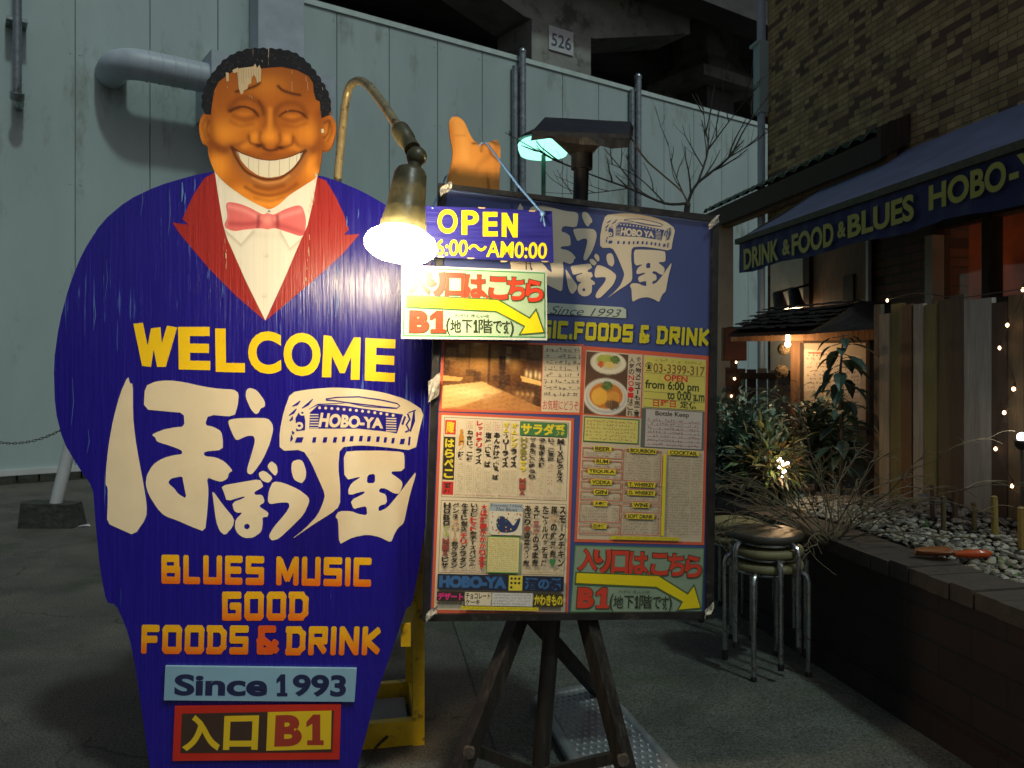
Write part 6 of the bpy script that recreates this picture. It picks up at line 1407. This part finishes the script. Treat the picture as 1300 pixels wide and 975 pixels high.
# the green "this way" design, on the loose sign and again at the foot of the menu board
def arrow_design(s, base, edge, red, out, yel, dk):
    s.rect(0, 0, 1000, 480, edge); s.rect(8, 9, 992, 471, base)
    for i in range(34): x = 420+i*26; s.add([(x, 9), (x+5, 9), (min(x+5+230, 992), min(9+(992-x-5)/1., 239) if x+235 > 992 else 239), (min(x+230, 992), min(9+(992-x), 239) if x+230 > 992 else 239)], [(0, 1, 2, 3)], tuple(c*.86 for c in base)) if x < 960 else None
    for t, x0, y0, x1, y1 in (('入', 32, 22, 178, 186), ('口', 285, 34, 415, 200), ('は', 418, 38, 565, 205), ('、', 560, 178, 590, 206), ('こ', 590, 45, 722, 208), ('ち', 722, 45, 850, 210), ('ら', 852, 55, 985, 218)):
        q = (x0, y0, x1, y1); b_ = .04
        s.text(t, (x0-9, y0-8, x1+9, y1+10), tuple(c*.5 for c in edge), b_+.022); s.text(t, (x0-5, y0-5, x1+5, y1+5), out, b_+.012); s.text(t, q, red, b_)
    RI = [spline([(168, 30), (164, 62), (170, 96), (186, 112), (212, 92)], 4), spline([(256, 26), (264, 80), (258, 130), (236, 168), (206, 188)], 4)]
    for wd_, cc in ((52, tuple(c*.5 for c in edge)), (43, out), (33, red)):
        for st_ in RI: s.stroke(st_, wd_, cc)
    ar = [(28, 202), (650, 214), (885, 345), (930, 285), (985, 436), (820, 452), (852, 395), (640, 290), (28, 272)]
    s.poly([(18, 192), (655, 204), (882, 330), (932, 262), (996, 446), (800, 464), (836, 402), (636, 300), (18, 284)], tuple(c*.6 for c in edge)); s.poly([(24, 198), (652, 210), (884, 339), (930, 276), (990, 441), (812, 457), (846, 398), (638, 295), (24, 277)], (.12, .09, .02)); s.poly(ar, yel)
    s.text('B', (38, 298, 178, 458), tuple(c*.5 for c in edge), .075); s.text('B', (42, 301, 174, 455), out, .065); s.text('B', (46, 305, 170, 450), red, .06)
    for gw, cc in ((8, tuple(c*.5 for c in edge)), (4, out), (0, red)): s.one((186, 305, 284, 450), cc, gw)
    s.text('(', (290, 345, 318, 468), dk, .01); s.text(')', (738, 360, 765, 472), dk, .01)
    for i, t in enumerate('地下'): s.text(t, (318+i*80, 358, 392+i*80, 448), dk, .008)
    s.one((480, 357, 508, 447), dk); s.text('階', (515, 352, 612, 450), dk, .004)
    s.text('で', (618, 362, 680, 448), dk, .008); s.text('す', (680, 360, 740, 452), dk, .008); s.disc(722, 446, 7, 8, dk, 8)
    for i, t in enumerate('ハイリ'): s.text(t, (352+i*32, 318, 376+i*32, 340), dk, .0)
    for i, t in enumerate('きんいゆ'): s.text(t, (462+i*34, 318, 488+i*34, 342), dk, .0)
s = Sheet(BP, .0010, .00012).set_quad([(730, 692), (894, 696), (891, 779), (724, 777)], 1000, 480)
arrow_design(s, (.20, .27, .20), (.08, .2, .08), (.50, .045, .025), (.10, .02, .015), (.62, .50, .01), (.03, .035, .02)); s.build('arrow_poster', M['print'], mn)
# crumpled tape and film at the corners
rnd = random.Random(40)
for (x, y) in ((566, 240), (906, 282), (900, 774), (548, 778), (551, 492)):
    mb = MB(); c = BP.p(x, y, .018); g_ = []
    for i in range(5):
        for j in range(4): g_.append(c+Vector(((i-2)*.008+rnd.uniform(-.002, .002), -rnd.uniform(0, .012), (j-1.5)*(.008 if y != 492 else .02)+(i-2)*.006+rnd.uniform(-.002, .002))))
    mb._a(g_, [(i*4+j, i*4+j+1, i*4+j+5, i*4+j+4) for i in range(4) for j in range(3)]); mb.build('tape', M['tape'], mn)

# tripod stand carrying the board, with the hooded head on top
ts_o = at(683, 1012, 2.42); ts = thing('tripod_stand', 'dark wooden tripod stand with tall post holding up the menu board', 'stand', (ts_o.x, ts_o.y, 0)); o3 = ts.location.copy()
T_ = lambda px, py, Y: at(px, py, Y)-o3
mb = MB(); mb.tube([T_(684, 1000, 2.44), T_(701, 788, 2.44), T_(737, 250, 2.50), T_(738, 215, 2.50)], [.027, .026, .024, .024], 14); mb.build('post', M['dark_wood'], ts, True)
mb = MB(); mb.tube([T_(738.5, 215, 2.50), T_(739, 176, 2.50)], .034, 14); mb.build('collar', M['black_frame'], ts, True)
for (a, b_, r) in (((660, 780, 2.40), (566, 1028, 2.2), .024), ((744, 780, 2.40), (806, 1022, 2.25), .024), ((668, 775, 2.50), (760, 880, 3.05), .02)):
    p, q = T_(*a), T_(*b_); q.z = max(q.z, -o3.z+.0) if False else q.z
    wq = q+o3
    if wq.z < .012: f = (p.z+o3.z-.012)/(p.z-q.z); q = p.lerp(q, f)
    mb = MB(); mb.bar(p, q, r*1.75, r*1.9); lg = mb.build('leg', M['dark_wood'], ts)
    if a[0] != 668:
        k = p.lerp(q, .70 if a[0] == 660 else .75); mb = MB(); mb.tube([k+Vector((0, -.035, 0)), k+Vector((0, .03, 0))], .017, 12); mb.build('hinge_bolt', M['tape'] if False else M['planter_cap'], lg, True)
        cpt = Vector((T_(690, 1000, 2.42).x, .0, .10)); mb = MB(); mb.bar(k, k.lerp(Vector((T_(684, 990, 2.42).x, 0, .06)), 1), .028, .03); mb.build('brace', M['dark_wood'], ts)
hd = MB(); up = Vector((0, 0, .012))
q4_ = [T_(676, 172, 2.36), T_(799, 176, 2.38), T_(801, 160, 2.62), T_(692, 154, 2.62)]
hd.hexa(q4_, [v+up for v in q4_]); hood = hd.build('hood', M['black_frame'], ts)
hd = MB()
cc = T_(739, 196, 2.50)
hd.hexa([cc+Vector((-.03, -.03, 0)), cc+Vector((.03, -.03, 0)), cc+Vector((.03, .03, 0)), cc+Vector((-.03, .03, 0))], [T_(700, 174, 2.39)-up*.3, T_(772, 176, 2.4)-up*.3, T_(776, 164, 2.58)-up*.3, T_(705, 160, 2.58)-up*.3]); hd.build('gusset', M['dark_wood'], hood)
hd = MB(); rnd = random.Random(3)       # torn sheeting wrapped round the rim
V = []; n = 26
ring = []
for k in range(4):
    for i in range(n//4): ring.append(q4_[k].lerp(q4_[(k+1) % 4], i/(n//4)))
for p in ring: V += [p+Vector((0, 0, .014)), p+Vector((rnd.uniform(-.01, .01), rnd.uniform(-.01, .01), -rnd.uniform(.004, .035)))]
m_ = len(ring); hd._a(V, [(2*i, 2*i+1, 2*((i+1) % m_)+1, 2*((i+1) % m_)) for i in range(m_)]); hd.build('torn_wrap', M['dark_wood'], hood)
hd = MB(); hd.tube([Vector(p) for p in spline([tuple(T_(*p)) for p in ((797, 168, 2.5), (808, 186, 2.52), (822, 205, 2.55), (845, 225, 2.55), (866, 244, 2.5), (874, 262, 2.47))], 5)], .003, 5); hd.build('loose_wire', M['planter_cap'], ts)

# ------------------------------------------------------------------ OPEN board and the loose arrow sign
OP = Plane((545-CX)/F*2.21, 2.21, 8)
ob = thing('open_board', 'blue wooden OPEN board with yellow hours hanging by cord before the menu board', 'sign', OP.world((OP.p(622, 332).x, 0, OP.p(622, 332).z)), OP.yaw)
OPl = Plane(0, 0, 0); 
off_o = Vector((OP.p(622, 332).x, 0, OP.p(622, 332).z))
q = [(540, 261), (701, 268), (703, 333), (543, 326)]; v4 = [OP.p(x, y, .02)-off_o for x, y in q]; mb = MB(); mb.cur = (.016, .014, .20)
mb.hexa(v4, [v+Vector((0, .02, 0)) for v in v4]); mb.build('board', M['sign_wood'], ob, cols=True)
s = Sheet(OP, .0206, .0002); yo = (.85, .62, .01)

for ch_, q_ in (('O', (555.5, 265.5, 581, 296.5)), ('P', (586, 267, 608, 298)), ('E', (613, 269, 632, 300))): s.text(ch_, q_, yo, .03)
s.poly([(637, 270), (643.5, 270.3), (651.5, 287), (651.5, 271), (657.5, 271.3), (657, 301.5), (651, 301.2), (643, 284.5), (643, 301), (637, 300.5)], yo)
s.text('PM6:00～AM0:00', [(523, 302), (695, 308), (694, 329), (522, 323)], yo, .02)
for x, y in ((598, 327), (640, 331), (692, 331), (612, 263), (676, 267), (560, 325)): s.poly([(x-5, y), (x+5, y+.3), (x+2, y+2), (x-4, y+1.6)], (.5, .36, .18))
s.v = [v-off_o for v in s.v]; s.build('lettering', M['letter'], ob)
w2l = lambda wv: Vector(((wv-ob.location).dot(OP.u), (wv-ob.location).dot(OP.n), wv.z-ob.location.z))
mb = MB(); hx = MP.world(MP.p(613, 183, .09)); cA = OP.world(OP.p(689, 272, .022)); cB = OP.world(OP.p(549, 264, .022))
kn = hx+Vector((0, -.0, .004)); mid = hx.lerp(cA, .62); mb.tube([w2l(hx+Vector((.01, -.02, 0))), w2l(mid), w2l(cA+Vector((0, -.004, .0)))], .0032, 6)
mb.tube([w2l(hx+Vector((0, -.02, .0))), w2l(MP.world(MP.p(566, 224, .0))), w2l(cB)], .0028, 6); mb.ball(w2l(cA+Vector((0, -.006, 0))), .008); mb.tube([w2l(cA), w2l(cA+Vector((.006, -.008, -.035)))], .0028, 5)
mb.tube([w2l(cA), w2l(cA+Vector((-.006, -.008, -.02)))], .0028, 5); mb.build('cord', M['cord'], ob)
GS = Plane((510-CX)/F*2.20, 2.20, 8); gq = [(510.5, 336.5), (694, 343.5), (694.8, 432), (509.2, 430)]
go = Vector((GS.p(600, 431).x, 0, GS.p(600, 431).z))
gs = thing('arrow_sign', 'small green sign with red lettering and a yellow arrow hanging below the OPEN board', 'sign', GS.world(go), GS.yaw)
v4 = [GS.p(x, y, .008)-go for x, y in gq]; mb = MB(); mb.hexa(v4, [v+Vector((0, .008, 0)) for v in v4]); mb.build('board', mat('clear_laminate_board', (.5, .52, .5), .3), gs)
s = Sheet(GS, .0085, .00012).set_quad([(513, 339), (692, 346), (692.5, 429), (511.5, 427)], 1000, 480)
arrow_design(s, (.34, .47, .31), (.04, .22, .07), (.58, .045, .018), (.11, .02, .01), (.74, .56, .008), (.035, .04, .02)); s.v = [v-go for v in s.v]; s.build('printed_sheet', M['print'], gs)
mb = MB()
for x in (545, 668): a = GS.p(x, 338.5+(x-510)*.038, .0)-go; b2 = Vector(OP.world(OP.p(x, 326+(x-543)*.044, .0))); b2 = Vector(((b2-gs.location).dot(GS.u), (b2-gs.location).dot(GS.n), b2.z-gs.location.z)); mb.tube([a+Vector((0, -.002, -.01)), b2+Vector((0, .0, .006))], .002, 5)
mb.build('hanging_wire', M['dark_cord'], gs)

bpy.data.objects.remove(_to); bpy.data.curves.remove(_tc)
